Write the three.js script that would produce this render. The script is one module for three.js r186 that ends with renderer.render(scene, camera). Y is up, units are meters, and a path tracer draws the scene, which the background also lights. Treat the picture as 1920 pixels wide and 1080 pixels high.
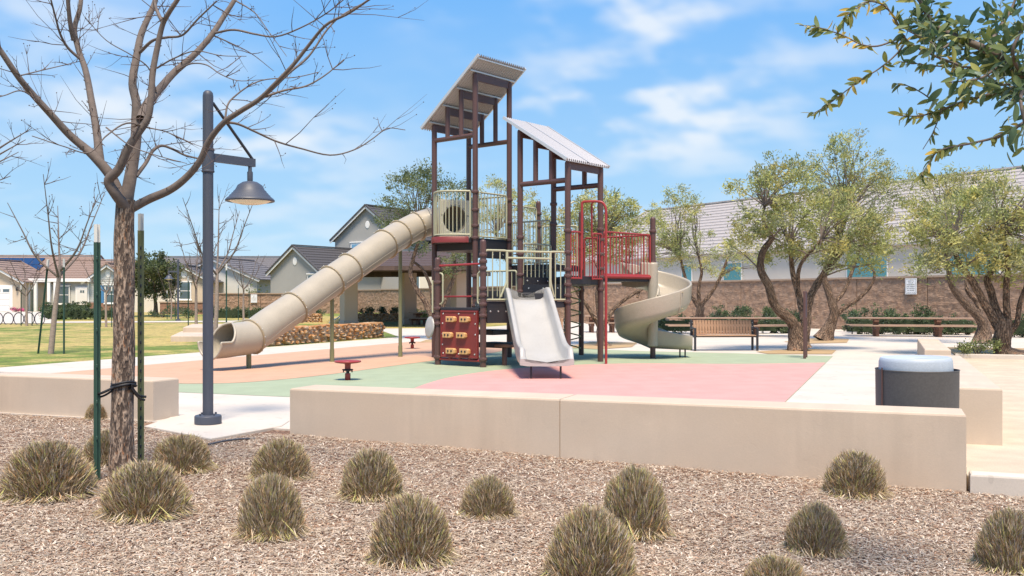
import * as THREE from 'three';
import { RoundedBoxGeometry } from 'three/addons/geometries/RoundedBoxGeometry.js';
import { mergeGeometries } from 'three/addons/utils/BufferGeometryUtils.js';

// ---------------------------------------------------------------- camera, sky, sun, exposure
const EXPOSURE = 2.3;
const scene = new THREE.Scene();
const FOCAL = 1826, CX = 960, HY = 562, EYE = 1.5;        // focal length and horizon in photograph pixels, eye height in metres
const camera = new THREE.PerspectiveCamera(2 * Math.atan(540 / FOCAL) * 180 / Math.PI, 16 / 9, 0.1, 1500);
camera.position.set(0, EYE, 0);
camera.setViewOffset(1920, 1080, 0, 540 - HY, 1920, 1080);  // level camera, lens shifted up
camera.updateProjectionMatrix();

const renderer = new THREE.WebGLRenderer({ antialias: true });
renderer.toneMapping = THREE.LinearToneMapping;
renderer.toneMappingExposure = EXPOSURE;
renderer.shadowMap.enabled = true;

const sun = new THREE.DirectionalLight(0xffeed6, 3.0);
sun.position.set(2, 40, 1);
sun.target.position.set(0, 0, -18);
sun.shadow.radius = 30;
sun.castShadow = true;
sun.shadow.mapSize.set(4096, 4096);
Object.assign(sun.shadow.camera, { left: -45, right: 45, top: 60, bottom: -40, near: 1, far: 160 });
scene.add(sun, sun.target);

// ---------------------------------------------------------------- random numbers and noise
function rngOf(seed) { let a = seed >>> 0; return () => { a = (a + 0x6D2B79F5) | 0; let t = Math.imul(a ^ (a >>> 15), 1 | a); t = (t + Math.imul(t ^ (t >>> 7), 61 | t)) ^ t; return ((t ^ (t >>> 14)) >>> 0) / 4294967296; }; }
function hash2(x, y, s) { let h = Math.imul(x, 374761393) + Math.imul(y, 668265263) + Math.imul(s, 2147483647 ^ 0x5bd1e995); h = Math.imul(h ^ (h >>> 13), 1274126177); return ((h ^ (h >>> 16)) >>> 0) / 4294967296; }
function vnoise(x, y, px, py, s) {                       // value noise that repeats every px, py cells
  const xi = Math.floor(x), yi = Math.floor(y); let fx = x - xi, fy = y - yi; fx = fx * fx * (3 - 2 * fx); fy = fy * fy * (3 - 2 * fy);
  const m = (a, b) => ((a % b) + b) % b, x0 = m(xi, px), x1 = m(xi + 1, px), y0 = m(yi, py), y1 = m(yi + 1, py);
  const a = hash2(x0, y0, s), b = hash2(x1, y0, s), c = hash2(x0, y1, s), d = hash2(x1, y1, s);
  return a + (b - a) * fx + (c - a) * fy + (a - b - c + d) * fx * fy;
}
function fbm(u, v, cx, cy, oct, s) { let r = 0, w = 0.5, t = 0; for (let o = 0; o < oct; o++) { r += w * vnoise(u * cx, v * cy, cx, cy, s + o * 17); t += w; w *= 0.5; cx *= 2; cy *= 2; } return r / t; }
const clamp = (x, a = 0, b = 1) => Math.min(b, Math.max(a, x));
const lerp = (a, b, t) => a + (b - a) * t;
const sstep = (a, b, x) => { const t = clamp((x - a) / (b - a)); return t * t * (3 - 2 * t); };

// ---------------------------------------------------------------- sky: blue air with thin streaky cloud
{
  const W = 2048, H = 1024, data = new Float32Array(W * H * 4);
  const toDir = (px, py) => [Math.atan2(py === undefined ? 0 : (px - CX) / FOCAL, 1), Math.atan((HY - py) / FOCAL)];
  const banks = [[1290, 150, 0.16, 0.075, 0.62], [1180, 235, 0.12, 0.05, 0.5], [1180, 10, 0.09, 0.03, 0.6], [300, 225, 0.13, 0.05, 0.6], [560, 280, 0.08, 0.03, 0.5], [60, 40, 0.1, 0.035, 0.4], [1000, 195, 0.05, 0.02, 0.4], [760, 20, 0.06, 0.02, 0.35], [620, 420, 0.3, 0.05, 0.22]].map(([x, y, sx, sy, w]) => { const [a, e] = toDir(x, y); return [a, e, sx, sy, w]; });
  const K = 1 / EXPOSURE;
  for (let j = 0; j < H; j++) {
    const el = ((j + 0.5) / H - 0.5) * Math.PI, s = Math.sin(el), c = Math.cos(el);
    for (let i = 0; i < W; i++) {
      const ph = ((i + 0.5) / W - 0.5) * 2 * Math.PI, x = Math.cos(ph) * c, z = Math.sin(ph) * c, k = (j * W + i) * 4;
      let r, g, b;
      if (s < 0) { r = 0.5; g = 0.5; b = 0.48; } else {
        const t = Math.pow(clamp(s / 0.33), 0.8), t2 = clamp((s - 0.3) / 0.7);
        r = lerp(lerp(0.60, 0.165, t), 0.10, t2); g = lerp(lerp(0.86, 0.47, t), 0.34, t2); b = lerp(lerp(0.99, 0.97, t), 0.86, t2);
        const az = Math.atan2(x, -z), u = x / (s + 0.22), v = z / (s + 0.22);
        let cover = 0.14 * sstep(0.42, 0.9, fbm(u / 9 + 3, v / 9 + 3, 9, 9, 3, 91)) ;
        for (const [a, e, sx, sy, w] of banks) cover += w * Math.exp(-(((az - a) / sx) ** 2) - (((el - e) / sy) ** 2));
        const wisp = fbm((u * 0.9 + v * 0.5) / 9 + 2, (v * 2.3 - u * 0.9) / 9 + 2, 22, 22, 5, 7), fine = fbm((u + v * 0.6) / 9 + 4, (v - u * 0.5) / 9 + 4, 70, 40, 4, 33);
        let m = clamp(cover * sstep(0.4, 0.66, wisp * 0.6 + fine * 0.4) * 1.3) * sstep(0.0, 0.05, s);
        m = Math.min(m, 0.82);
        r = lerp(r, 0.9, m); g = lerp(g, 0.95, m); b = lerp(b, 1.0, m);
      }
      data[k] = r * K; data[k + 1] = g * K; data[k + 2] = b * K; data[k + 3] = 1;
    }
  }
  const sky = new THREE.DataTexture(data, W, H, THREE.RGBAFormat, THREE.FloatType);
  sky.mapping = THREE.EquirectangularReflectionMapping; sky.magFilter = sky.minFilter = THREE.LinearFilter; sky.needsUpdate = true;
  scene.background = sky; scene.environment = sky;
}

// ---------------------------------------------------------------- places: the play yard has its own axes (U along the front wall, V away from it)
const V3 = (x, y, z) => new THREE.Vector3(x, y, z);
const at = (px, py, d) => V3((px - CX) / FOCAL * d, EYE + (HY - py) / FOCAL * d, -d);            // a point at a distance
const on = (px, py, g = 0) => { const d = FOCAL * (EYE - g) / (py - HY); return V3((px - CX) / FOCAL * d, g, -d); };  // a point of the ground
const WX = 3.96, WZ = -8.49, UX = 0.932, UZ = 0.362;
const uv = (u, v, y = 0) => V3(WX + u * UX + v * UZ, y, WZ + u * UZ - v * UX);
const uOf = (x, z) => (x - WX) * UX + (z - WZ) * UZ, vOf = (x, z) => (x - WX) * UZ - (z - WZ) * UX;
const YAW = -Math.atan2(UZ, UX);
const mulchH = (x, z) => { const u = uOf(x, z); return lerp(-0.02, -0.185, clamp((u + 6.94) / 6.94)) - 0.05 * clamp(u / 3) + 0.018 * (fbm(x / 12 + 5, z / 12 + 5, 24, 24, 3, 5) - 0.5); };
const onMulch = (px, py) => { let p = on(px, py, -0.05); for (let i = 0; i < 6; i++) p = on(px, py, mulchH(p.x, p.z)); return p; };
const lawnH = (x, z) => 0.46 * sstep(48, 92, -z) * sstep(2, -12, x) - 0.004;

// ---------------------------------------------------------------- textures
function tex(size, f, rx = 1, ry = rx, srgb = true) {
  const d = new Uint8Array(size * size * 4);
  for (let j = 0; j < size; j++) for (let i = 0; i < size; i++) { const c = f(i / size, j / size, i, j), k = (j * size + i) * 4; d[k] = clamp(c[0]) * 255; d[k + 1] = clamp(c[1]) * 255; d[k + 2] = clamp(c[2]) * 255; d[k + 3] = 255; }
  const t = new THREE.DataTexture(d, size, size, THREE.RGBAFormat);
  t.wrapS = t.wrapT = THREE.RepeatWrapping; t.magFilter = THREE.LinearFilter; t.minFilter = THREE.LinearMipmapLinearFilter; t.generateMipmaps = true;
  t.repeat.set(1 / rx, 1 / ry); if (srgb) t.colorSpace = THREE.SRGBColorSpace; t.needsUpdate = true;
  return t;
}
const grey = (f) => (u, v, i, j) => { const x = f(u, v, i, j); return [x, x, x]; };
const mix3 = (a, b, t) => [lerp(a[0], b[0], t), lerp(a[1], b[1], t), lerp(a[2], b[2], t)];
const rand01 = (i, j, s) => hash2(i, j, s);
const T = {
  concrete: tex(512, grey((u, v, i, j) => 0.86 + 0.1 * fbm(u, v, 4, 4, 5, 1) + 0.045 * (rand01(i, j, 2) - 0.5) - (fbm(u, v, 24, 24, 2, 3) > 0.78 ? 0.05 : 0)), 3),
  castwall: tex(512, (u, v, i, j) => { const s = 0.84 + 0.1 * fbm(u, v, 3, 3, 5, 11) + 0.07 * (fbm(u, v, 40, 3, 3, 12) - 0.5) * sstep(0.35, 0.7, fbm(u, v, 5, 2, 2, 14)) + 0.03 * (rand01(i, j, 13) - 0.5); const w = 0.03 * (fbm(u, v, 4, 3, 3, 15) - 0.5); return [s + w, s, s - w]; }, 4, 2),
  speck: tex(512, grey((u, v, i, j) => 0.88 + 0.07 * fbm(u, v, 8, 8, 4, 21) + 0.09 * (rand01(i, j, 22) - 0.5)), 2.4),
  lawn: tex(1024, (u, v, i, j) => {
    const dry = sstep(0.32, 0.58, 0.62 * fbm(u, v, 6, 6, 5, 31) + 0.38 * fbm(u, v, 40, 40, 3, 32)), f = 0.72 + 0.5 * (rand01(i, j, 33) - 0.3) * 0.7 + 0.25 * (fbm(u, v, 160, 160, 2, 34) - 0.5);
    const c = mix3([0.42, 0.50, 0.17], [0.74, 0.66, 0.40], dry); return [c[0] * f * 1.15, c[1] * f * 1.15, c[2] * f * 1.15];
  }, 26),
  mulch: tex(1024, (u, v, i, j) => {
    const a = fbm(u, v, 140, 60, 3, 41), b = fbm(u, v, 60, 150, 3, 42), n = fbm(u, v, 5, 5, 4, 43), t = sstep(0.3, 0.75, a * 0.5 + b * 0.5 + 0.35 * (n - 0.5));
    const c = mix3([0.36, 0.26, 0.21], [0.76, 0.64, 0.54], t), f = 0.85 + 0.3 * (rand01(i, j, 44) - 0.5); return [c[0] * f, c[1] * f, c[2] * f];
  }, 2.2),
  sand: tex(512, (u, v, i, j) => { const f = 0.82 + 0.16 * fbm(u, v, 5, 5, 5, 51) + 0.16 * (rand01(i, j, 52) - 0.5); return [f, f * 0.96, f * 0.89]; }, 1.6),
  bark: tex(512, (u, v, i, j) => {
    const w = 0.1 * (fbm(u, v, 6, 6, 3, 60) - 0.5), p = fbm(u + w, v, 16, 13, 4, 61), q = fbm(u + w, v, 34, 26, 3, 62), t = sstep(0.34, 0.66, p * 0.6 + q * 0.4), rust = sstep(0.66, 0.74, fbm(u, v, 14, 14, 3, 63));
    const c = mix3(mix3([0.36, 0.31, 0.28], [0.80, 0.72, 0.65], t), [0.60, 0.36, 0.2], rust * 0.7 * t), f = 0.9 + 0.2 * (rand01(i, j, 64) - 0.5); return [c[0] * f, c[1] * f, c[2] * f];
  }, 0.5, 0.9),
  barkH: tex(512, grey((u, v) => { const w = 0.1 * (fbm(u, v, 6, 6, 3, 60) - 0.5); return sstep(0.3, 0.7, fbm(u + w, v, 16, 13, 4, 61) * 0.6 + fbm(u + w, v, 34, 26, 3, 62) * 0.4); }), 0.5, 0.9, false),
  limb: tex(256, grey((u, v, i, j) => 0.78 + 0.2 * fbm(u, v, 6, 14, 4, 71) + 0.1 * (rand01(i, j, 72) - 0.5)), 0.3, 0.3),
  stucco: tex(512, grey((u, v, i, j) => 0.92 + 0.05 * fbm(u, v, 4, 4, 4, 81) + 0.05 * (rand01(i, j, 82) - 0.5)), 3),
  rough: tex(512, grey((u, v) => 0.6 * fbm(u, v, 10, 20, 4, 91) + 0.4 * fbm(u, v, 30, 46, 3, 92)), 3.2, 1.8, false),
  roughC: tex(512, (u, v, i, j) => { const n = fbm(u, v, 10, 20, 4, 91), f = 0.74 + 0.3 * n + 0.14 * (rand01(i, j, 93) - 0.5), w = 0.06 * (fbm(u, v, 8, 10, 3, 94) - 0.5); return [f + w, f, f - w]; }, 3.2, 1.8),
  wood: tex(256, (u, v, i, j) => { const g = fbm(u, v, 3, 40, 4, 101), f = 0.78 + 0.24 * g + 0.06 * (rand01(i, j, 102) - 0.5); return [f, f * 0.98, f * 0.95]; }, 0.8, 0.25),
  stone: tex(512, (u, v, i, j) => { const n = fbm(u, v, 6, 6, 5, 111), m = fbm(u, v, 3, 3, 3, 112), c = mix3([0.68, 0.50, 0.35], [0.95, 0.78, 0.56], n), d = mix3(c, [0.84, 0.76, 0.68], sstep(0.55, 0.7, m)), f = 0.85 + 0.3 * (rand01(i, j, 113) - 0.5); return [d[0] * f, d[1] * f, d[2] * f]; }, 0.8),
  roof: tex(512, (u, v, i, j) => { const cell = hash2(Math.floor(u * 12), 0, 121) * 0.16, f = 0.78 + cell + 0.16 * (fbm(u, v, 24, 12, 3, 122) - 0.5) + 0.08 * (rand01(i, j, 123) - 0.5); return [f, f * 0.98, f * 0.97]; }, 3.6, 1),
  leafN: tex(128, grey((u, v) => fbm(u, v, 8, 8, 3, 131)), 0.1, 0.1, false),
};

// ---------------------------------------------------------------- materials
const rgb = (r, g, b) => new THREE.Color().setRGB(r, g, b);
const hex = (h) => new THREE.Color(h);
function mat(color, rough = 0.8, o = {}) { return new THREE.MeshStandardMaterial({ color, roughness: rough, metalness: 0, side: THREE.DoubleSide, ...o }); }
const M = {
  walk: mat(rgb(0.68, 0.61, 0.53), 0.85, { map: T.concrete }),
  wall: mat(rgb(0.69, 0.565, 0.445), 0.85, { map: T.castwall, bumpMap: T.concrete, bumpScale: 0.004 }),
  peach: mat(rgb(0.64, 0.39, 0.26), 0.9, { map: T.speck }),
  green: mat(rgb(0.38, 0.445, 0.30), 0.9, { map: T.speck }),
  pink: mat(rgb(0.72, 0.36, 0.325), 0.9, { map: T.speck }),
  lawn: mat(rgb(0.92, 0.92, 0.9), 0.95, { map: T.lawn }),
  mulch: mat(rgb(0.95, 0.88, 0.82), 0.95, { map: T.mulch }),
  soil: mat(rgb(0.5, 0.38, 0.24), 0.95, { map: T.sand }),
  sand: mat(rgb(0.66, 0.60, 0.54), 0.95, { map: T.sand, bumpMap: T.concrete, bumpScale: 0.006 }),
  bark: mat(rgb(0.86, 0.80, 0.75), 0.92, { map: T.bark, bumpMap: T.barkH, bumpScale: 0.012 }),
  limb: mat(rgb(0.20, 0.16, 0.14), 0.85, { map: T.limb }),
  twig: mat(rgb(0.11, 0.075, 0.065), 0.85),
  paletrunk: mat(rgb(0.42, 0.33, 0.28), 0.9, { map: T.limb }),
  olivebark: mat(rgb(0.72, 0.63, 0.55), 0.92, { map: T.bark, bumpMap: T.barkH, bumpScale: 0.03 }),
  post: mat(rgb(0.12, 0.062, 0.055), 0.42, { map: T.speck }),
  olive: mat(rgb(0.42, 0.41, 0.275), 0.4),
  red: mat(rgb(0.31, 0.035, 0.035), 0.38),
  redplastic: mat(rgb(0.24, 0.035, 0.032), 0.45, { map: T.speck }),
  deck: mat(rgb(0.022, 0.022, 0.028), 0.55),
  tan: mat(rgb(0.48, 0.425, 0.335), 0.36, { map: T.speck }),
  tanrim: mat(rgb(0.34, 0.275, 0.18), 0.45),
  cream: mat(rgb(0.52, 0.505, 0.475), 0.34, { map: T.speck }),
  panel: mat(rgb(0.50, 0.475, 0.39), 0.45),
  hold: mat(rgb(0.62, 0.35, 0.15), 0.5),
  bolt: mat(rgb(0.6, 0.6, 0.58), 0.35, { metalness: 0.8 }),
  tin: mat(rgb(0.40, 0.40, 0.42), 0.42, { metalness: 0.35 }),
  tinframe: mat(rgb(0.6, 0.6, 0.6), 0.4, { metalness: 0.4 }),
  lamp: mat(rgb(0.075, 0.085, 0.115), 0.5, { map: T.speck }),
  lens: new THREE.MeshPhysicalMaterial({ color: rgb(0.75, 0.66, 0.46), roughness: 0.18, side: THREE.DoubleSide }),
  stakegreen: mat(rgb(0.03, 0.075, 0.055), 0.5),
  stakeolive: mat(rgb(0.2, 0.21, 0.1), 0.55),
  stakewhite: mat(rgb(0.6, 0.6, 0.58), 0.6),
  strap: mat(rgb(0.018, 0.018, 0.022), 0.6),
  slat: mat(rgb(0.50, 0.31, 0.20), 0.6, { map: T.wood }),
  iron: mat(rgb(0.03, 0.03, 0.037), 0.45),
  timber: mat(rgb(0.23, 0.115, 0.075), 0.6, { map: T.wood }),
  timbertop: mat(rgb(0.42, 0.29, 0.22), 0.6, { map: T.wood }),
  canlid: mat(rgb(0.52, 0.585, 0.66), 0.45, { map: T.speck }),
  canbody: mat(rgb(0.105, 0.098, 0.094), 0.6, { map: T.speck }),
  block: mat(rgb(0.42, 0.275, 0.19), 0.92, { map: T.roughC, bumpMap: T.rough, bumpScale: 0.06 }),
  cap: mat(rgb(0.46, 0.34, 0.255), 0.9, { map: T.concrete }),
  greystucco: mat(rgb(0.40, 0.395, 0.375), 0.9, { map: T.stucco }),
  creamstucco: mat(rgb(0.76, 0.69, 0.59), 0.9, { map: T.stucco }),
  beige: mat(rgb(0.62, 0.51, 0.385), 0.9, { map: T.stucco }),
  siding: mat(rgb(0.66, 0.66, 0.62), 0.85, { map: T.stucco }),
  trim: mat(rgb(0.8, 0.79, 0.77), 0.7),
  darkroof: mat(rgb(0.115, 0.112, 0.12), 0.75, { map: T.roof }),
  palerroof: mat(rgb(0.62, 0.59, 0.575), 0.7, { map: T.roof }),
  brownroof: mat(rgb(0.44, 0.325, 0.27), 0.8, { map: T.roof }),
  greyroof: mat(rgb(0.25, 0.245, 0.26), 0.8, { map: T.roof }),
  shelter: mat(rgb(0.13, 0.085, 0.07), 0.75, { map: T.roof }),
  column: mat(rgb(0.58, 0.44, 0.34), 0.9, { map: T.stucco }),
  glass: new THREE.MeshPhysicalMaterial({ color: rgb(0.10, 0.14, 0.16), roughness: 0.05, specularIntensity: 1, side: THREE.DoubleSide }),
  tealglass: new THREE.MeshPhysicalMaterial({ color: rgb(0.12, 0.33, 0.36), roughness: 0.06, side: THREE.DoubleSide }),
  skyglass: new THREE.MeshPhysicalMaterial({ color: rgb(0.16, 0.34, 0.5), roughness: 0.05, side: THREE.DoubleSide }),
  solar: new THREE.MeshPhysicalMaterial({ color: rgb(0.015, 0.035, 0.10), roughness: 0.2, side: THREE.DoubleSide }),
  brick: mat(rgb(0.36, 0.2, 0.14), 0.9, { map: T.roughC }),
  door: mat(rgb(0.74, 0.73, 0.70), 0.6),
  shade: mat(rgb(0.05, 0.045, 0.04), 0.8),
  chrome: mat(rgb(0.62, 0.63, 0.65), 0.28, { metalness: 0.85 }),
  hoop: mat(rgb(0.06, 0.06, 0.08), 0.5),
  hose: mat(rgb(0.08, 0.085, 0.10), 0.6),
  blue: mat(rgb(0.06, 0.2, 0.4), 0.5),
  flower: mat(rgb(0.55, 0.05, 0.18), 0.8),
  foliage: new THREE.MeshPhysicalMaterial({ color: rgb(1, 1, 1), roughness: 1, transmission: 0.35, thickness: 0, vertexColors: true, side: THREE.DoubleSide }),
  blade: mat(rgb(1, 1, 1), 0.75, { vertexColors: true }),
  chip: mat(rgb(1, 1, 1), 0.9),
  stones: [[0.95, 0.92, 0.85], [1, 0.88, 0.72], [0.86, 0.8, 0.74], [1, 0.96, 0.92], [0.82, 0.7, 0.58]].map((c) => mat(rgb(c[0] * 0.98, c[1] * 0.92, c[2] * 0.84), 0.9, { map: T.stone })),
  mortar: mat(rgb(0.32, 0.23, 0.16), 0.95),
  leaf: [[0.055, 0.10, 0.045], [0.09, 0.13, 0.045], [0.17, 0.19, 0.05], [0.36, 0.27, 0.05], [0.04, 0.085, 0.05]].map((c) => new THREE.MeshPhysicalMaterial({ color: rgb(c[0] * 1.7, c[1] * 1.6, c[2] * 1.5), roughness: 1, transmission: 0.45, thickness: 0, side: THREE.DoubleSide })),
};

// ---------------------------------------------------------------- scene-building helpers
const taken = new Map();
function numbered(name) { const n = taken.get(name) || 0; taken.set(name, n + 1); return n ? name + '_' + String(n).padStart(3, '0') : name; }
function tag(o, label, category, group) { o.userData.label = label; o.userData.category = category; if (group) o.userData.group = group; return o; }
function thing(name, label, category, pos = [0, 0, 0], turn = 0, group) { const o = new THREE.Group(); o.name = numbered(name); o.position.set(...pos); o.rotation.y = turn; scene.add(o); return tag(o, label, category, group); }
function clean(g, keepColor) { const k = g.index ? g.toNonIndexed() : g; for (const a of Object.keys(k.attributes)) if (!(a === 'position' || a === 'normal' || a === 'uv' || (keepColor && a === 'color'))) k.deleteAttribute(a); k.morphAttributes = {}; k.groups = []; return k; }
function merged(gs, keepColor) { if (!Array.isArray(gs)) return gs; if (gs.length === 1) return gs[0]; return mergeGeometries(gs.map((g) => clean(g, keepColor))); }
function obj(name, gs, m, parent, keepColor) { const o = new THREE.Mesh(merged(gs, keepColor), m); o.castShadow = o.receiveShadow = true; o.name = parent ? name : numbered(name); (parent || scene).add(o); return o; }
function struct(name, gs, m) { const o = obj(name, gs, m); o.userData.kind = 'structure'; return o; }
function one(name, gs, m, label, category, group) { return tag(obj(name, gs, m), label, category, group); }
function stuff(o) { o.userData.kind = 'stuff'; return o; }

function box(w, h, d, x = 0, y = 0, z = 0, ry = 0) {       // uv in metres
  const g = new THREE.BoxGeometry(w, h, d), t = g.attributes.uv, dims = [[d, h], [d, h], [w, d], [w, d], [w, h], [w, h]];
  for (let f = 0; f < 6; f++) for (let k = 0; k < 4; k++) t.setXY(f * 4 + k, t.getX(f * 4 + k) * dims[f][0], t.getY(f * 4 + k) * dims[f][1]);
  if (ry) g.rotateY(ry); g.translate(x, y, z); return g;
}
function rbox(w, h, d, r, x = 0, y = 0, z = 0, ry = 0, seg = 2) { const g = new RoundedBoxGeometry(w, h, d, seg, r); const t = g.attributes.uv; for (let i = 0; i < t.count; i++) t.setXY(i, t.getX(i) * Math.max(w, d), t.getY(i) * h); if (ry) g.rotateY(ry); g.translate(x, y, z); return g; }
function cyl(a, b, r0, r1 = r0, seg = 10, capped = true) {
  const d = b.clone().sub(a), L = d.length(), g = new THREE.CylinderGeometry(r1, r0, L, seg, 1, !capped), t = g.attributes.uv;
  for (let i = 0; i < t.count; i++) t.setXY(i, t.getX(i) * 6.28 * r0, t.getY(i) * L);
  g.translate(0, L / 2, 0); g.applyQuaternion(new THREE.Quaternion().setFromUnitVectors(V3(0, 1, 0), d.normalize())); g.translate(a.x, a.y, a.z); return g;
}
function lathe(pts, seg = 24, x = 0, y = 0, z = 0) { const g = new THREE.LatheGeometry(pts.map(([r, h]) => new THREE.Vector2(r, h)), seg); g.translate(x, y, z); return g; }
function beam(a, b, w, h) { const d = b.clone().sub(a), L = d.length(), g = box(w, h, L); g.applyQuaternion(new THREE.Quaternion().setFromRotationMatrix(new THREE.Matrix4().lookAt(V3(0, 0, 0), d, V3(0, 1, 0)))); const c = a.clone().add(b).multiplyScalar(0.5); g.translate(c.x, c.y, c.z); return g; }
function prism(pts, y0, y1, bevel = 0) {                    // pts: Vector3 outline seen from above
  const s = new THREE.Shape(pts.map((p) => new THREE.Vector2(p.x, -p.z)));
  const g = new THREE.ExtrudeGeometry(s, { depth: y1 - y0 - 2 * bevel, bevelEnabled: bevel > 0, bevelSize: bevel, bevelThickness: bevel, bevelOffset: -bevel, bevelSegments: 2 });
  g.rotateX(-Math.PI / 2); g.translate(0, y0 + bevel, 0); return g;
}
function sheet(pts, y) { const s = new THREE.Shape(pts.map((p) => new THREE.Vector2(p.x, -p.z))), g = new THREE.ShapeGeometry(s, 24); g.rotateX(-Math.PI / 2); g.translate(0, y, 0); return g; }
function smooth(pts, n = 24, closed = false) { return new THREE.CatmullRomCurve3(pts, closed, 'centripetal').getPoints(n); }
function taper(path, rad, seg = 8, lump = 0, rnd) {          // a limb along a path, radius rad(t), uv in metres
  const n = path.length, pos = [], nor = [], tx = [], idx = []; let N = V3(1, 0, 0.13), len = 0;
  for (let i = 0; i < n; i++) {
    const t = path[Math.min(i + 1, n - 1)].clone().sub(path[Math.max(i - 1, 0)]).normalize();
    N.sub(t.clone().multiplyScalar(N.dot(t))); if (N.lengthSq() < 1e-6) N.set(0, 0, 1).sub(t.clone().multiplyScalar(t.z)); N.normalize();
    const B = t.clone().cross(N), r = rad(i / (n - 1)); if (i) len += path[i].distanceTo(path[i - 1]);
    for (let k = 0; k <= seg; k++) {
      const a = (k % seg) / seg * 2 * Math.PI, l = lump ? 1 + lump * (fbm((k % seg) / seg, len / 3, 5, 12, 3, rnd || 3) - 0.5) * 2 : 1, c = Math.cos(a), s = Math.sin(a);
      const d = N.clone().multiplyScalar(c).addScaledVector(B, s);
      pos.push(path[i].x + d.x * r * l, path[i].y + d.y * r * l, path[i].z + d.z * r * l); nor.push(d.x, d.y, d.z); tx.push(k / seg * 6.28 * Math.max(rad(0), 0.02), len);
    }
  }
  for (let i = 0; i < n - 1; i++) for (let k = 0; k < seg; k++) { const a = i * (seg + 1) + k, b = a + seg + 1; idx.push(a, a + 1, b, b, a + 1, b + 1); }
  const g = new THREE.BufferGeometry(); g.setAttribute('position', new THREE.Float32BufferAttribute(pos, 3)); g.setAttribute('normal', new THREE.Float32BufferAttribute(nor, 3)); g.setAttribute('uv', new THREE.Float32BufferAttribute(tx, 2)); g.setIndex(idx);
  if (lump) g.computeVertexNormals();
  return g;
}
function loft(rings, closed = true, caps = false) {          // rings: arrays of Vector3 of one length
  const n = rings.length, m = rings[0].length, pos = [], tx = [], idx = []; let len = 0;
  for (let i = 0; i < n; i++) { if (i) len += rings[i][0].distanceTo(rings[i - 1][0]); let w = 0; for (let k = 0; k < m + (closed ? 1 : 0); k++) { const p = rings[i][k % m]; if (k) w += p.distanceTo(rings[i][(k - 1) % m]); pos.push(p.x, p.y, p.z); tx.push(w, len); } }
  const mm = m + (closed ? 1 : 0);
  for (let i = 0; i < n - 1; i++) for (let k = 0; k < mm - 1; k++) { const a = i * mm + k, b = a + mm; idx.push(a, b, a + 1, b, b + 1, a + 1); }
  if (caps) for (const i of [0, n - 1]) { const c = pos.length / 3, q = V3(0, 0, 0); rings[i].forEach((p) => q.add(p)); q.multiplyScalar(1 / m); pos.push(q.x, q.y, q.z); tx.push(0, 0); for (let k = 0; k < m; k++) { const p = rings[i][k], s = rings[i][(k + 1) % m]; const o = pos.length / 3; pos.push(p.x, p.y, p.z, s.x, s.y, s.z); tx.push(0, 0, 0.1, 0); idx.push(c, o, o + 1); } }
  const g = new THREE.BufferGeometry(); g.setAttribute('position', new THREE.Float32BufferAttribute(pos, 3)); g.setAttribute('uv', new THREE.Float32BufferAttribute(tx, 2)); g.setIndex(idx); g.computeVertexNormals(); return g;
}
function sweep(path, section, closed = true, caps = true) {  // section(t) -> [[side, up], ...] carried along a path that is never vertical
  const n = path.length, rings = [];
  for (let i = 0; i < n; i++) {
    const t = path[Math.min(i + 1, n - 1)].clone().sub(path[Math.max(i - 1, 0)]).normalize(), s = t.clone().cross(V3(0, 1, 0)).normalize(), u = s.clone().cross(t);
    rings.push(section(i / (n - 1)).map(([a, b]) => path[i].clone().addScaledVector(s, a).addScaledVector(u, b)));
  }
  return loft(rings, closed, caps);
}
const rod = (pts, r, seg = 8, corner = 0.07) => {             // a bent pipe: straight runs joined by short bends
  const q = [pts[0]]; for (let i = 1; i < pts.length - 1; i++) { const a = pts[i - 1], b = pts[i], c = pts[i + 1], la = a.distanceTo(b), lc = c.distanceTo(b), p = b.clone().lerp(a, Math.min(0.45, corner / la)), s = b.clone().lerp(c, Math.min(0.45, corner / lc)); for (let k = 0; k <= 4; k++) { const t = k / 4; q.push(p.clone().multiplyScalar((1 - t) ** 2).addScaledVector(b, 2 * t * (1 - t)).addScaledVector(s, t * t)); } } q.push(pts[pts.length - 1]);
  const g = []; let prev = null; return taper(q, () => r, seg);
};

// ================================================================ the setting
{
  const g = new THREE.PlaneGeometry(1400, 1400, 1, 1); g.rotateX(-Math.PI / 2); g.translate(0, -0.6, -300);
  const t = g.attributes.uv; for (let i = 0; i < t.count; i++) t.setXY(i, t.getX(i) * 1400, t.getY(i) * 1400);
  struct('ground', g, M.lawn);
}
function gridSheet(u0, u1, v0, v1, nu, nv, h) {
  const pos = [], tx = [], idx = [];
  for (let j = 0; j <= nv; j++) for (let i = 0; i <= nu; i++) { const p = uv(lerp(u0, u1, i / nu), lerp(v0, v1, j / nv)); pos.push(p.x, h(p.x, p.z), p.z); tx.push(p.x, p.z); }
  for (let j = 0; j < nv; j++) for (let i = 0; i < nu; i++) { const a = j * (nu + 1) + i, b = a + nu + 1; idx.push(a, a + 1, b, b, a + 1, b + 1); }
  const g = new THREE.BufferGeometry(); g.setAttribute('position', new THREE.Float32BufferAttribute(pos, 3)); g.setAttribute('uv', new THREE.Float32BufferAttribute(tx, 2)); g.setIndex(idx); g.computeVertexNormals(); return g;
}
struct('lawn', gridSheet(-170, -19, -14, 190, 90, 120, lawnH), M.lawn);
struct('mulch_bed', gridSheet(-16, 9, -9, 0.3, 120, 60, mulchH), M.mulch);
struct('plaza', prism([uv(-19, 0.25), uv(-19, 25.5), uv(-24, 33), uv(-33, 46), uv(-38, 72), uv(14, 72), uv(14, 24), uv(1, 19.6), uv(0.02, 19.6), uv(0.02, 0.25)], -0.3, 0), M.walk);
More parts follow.
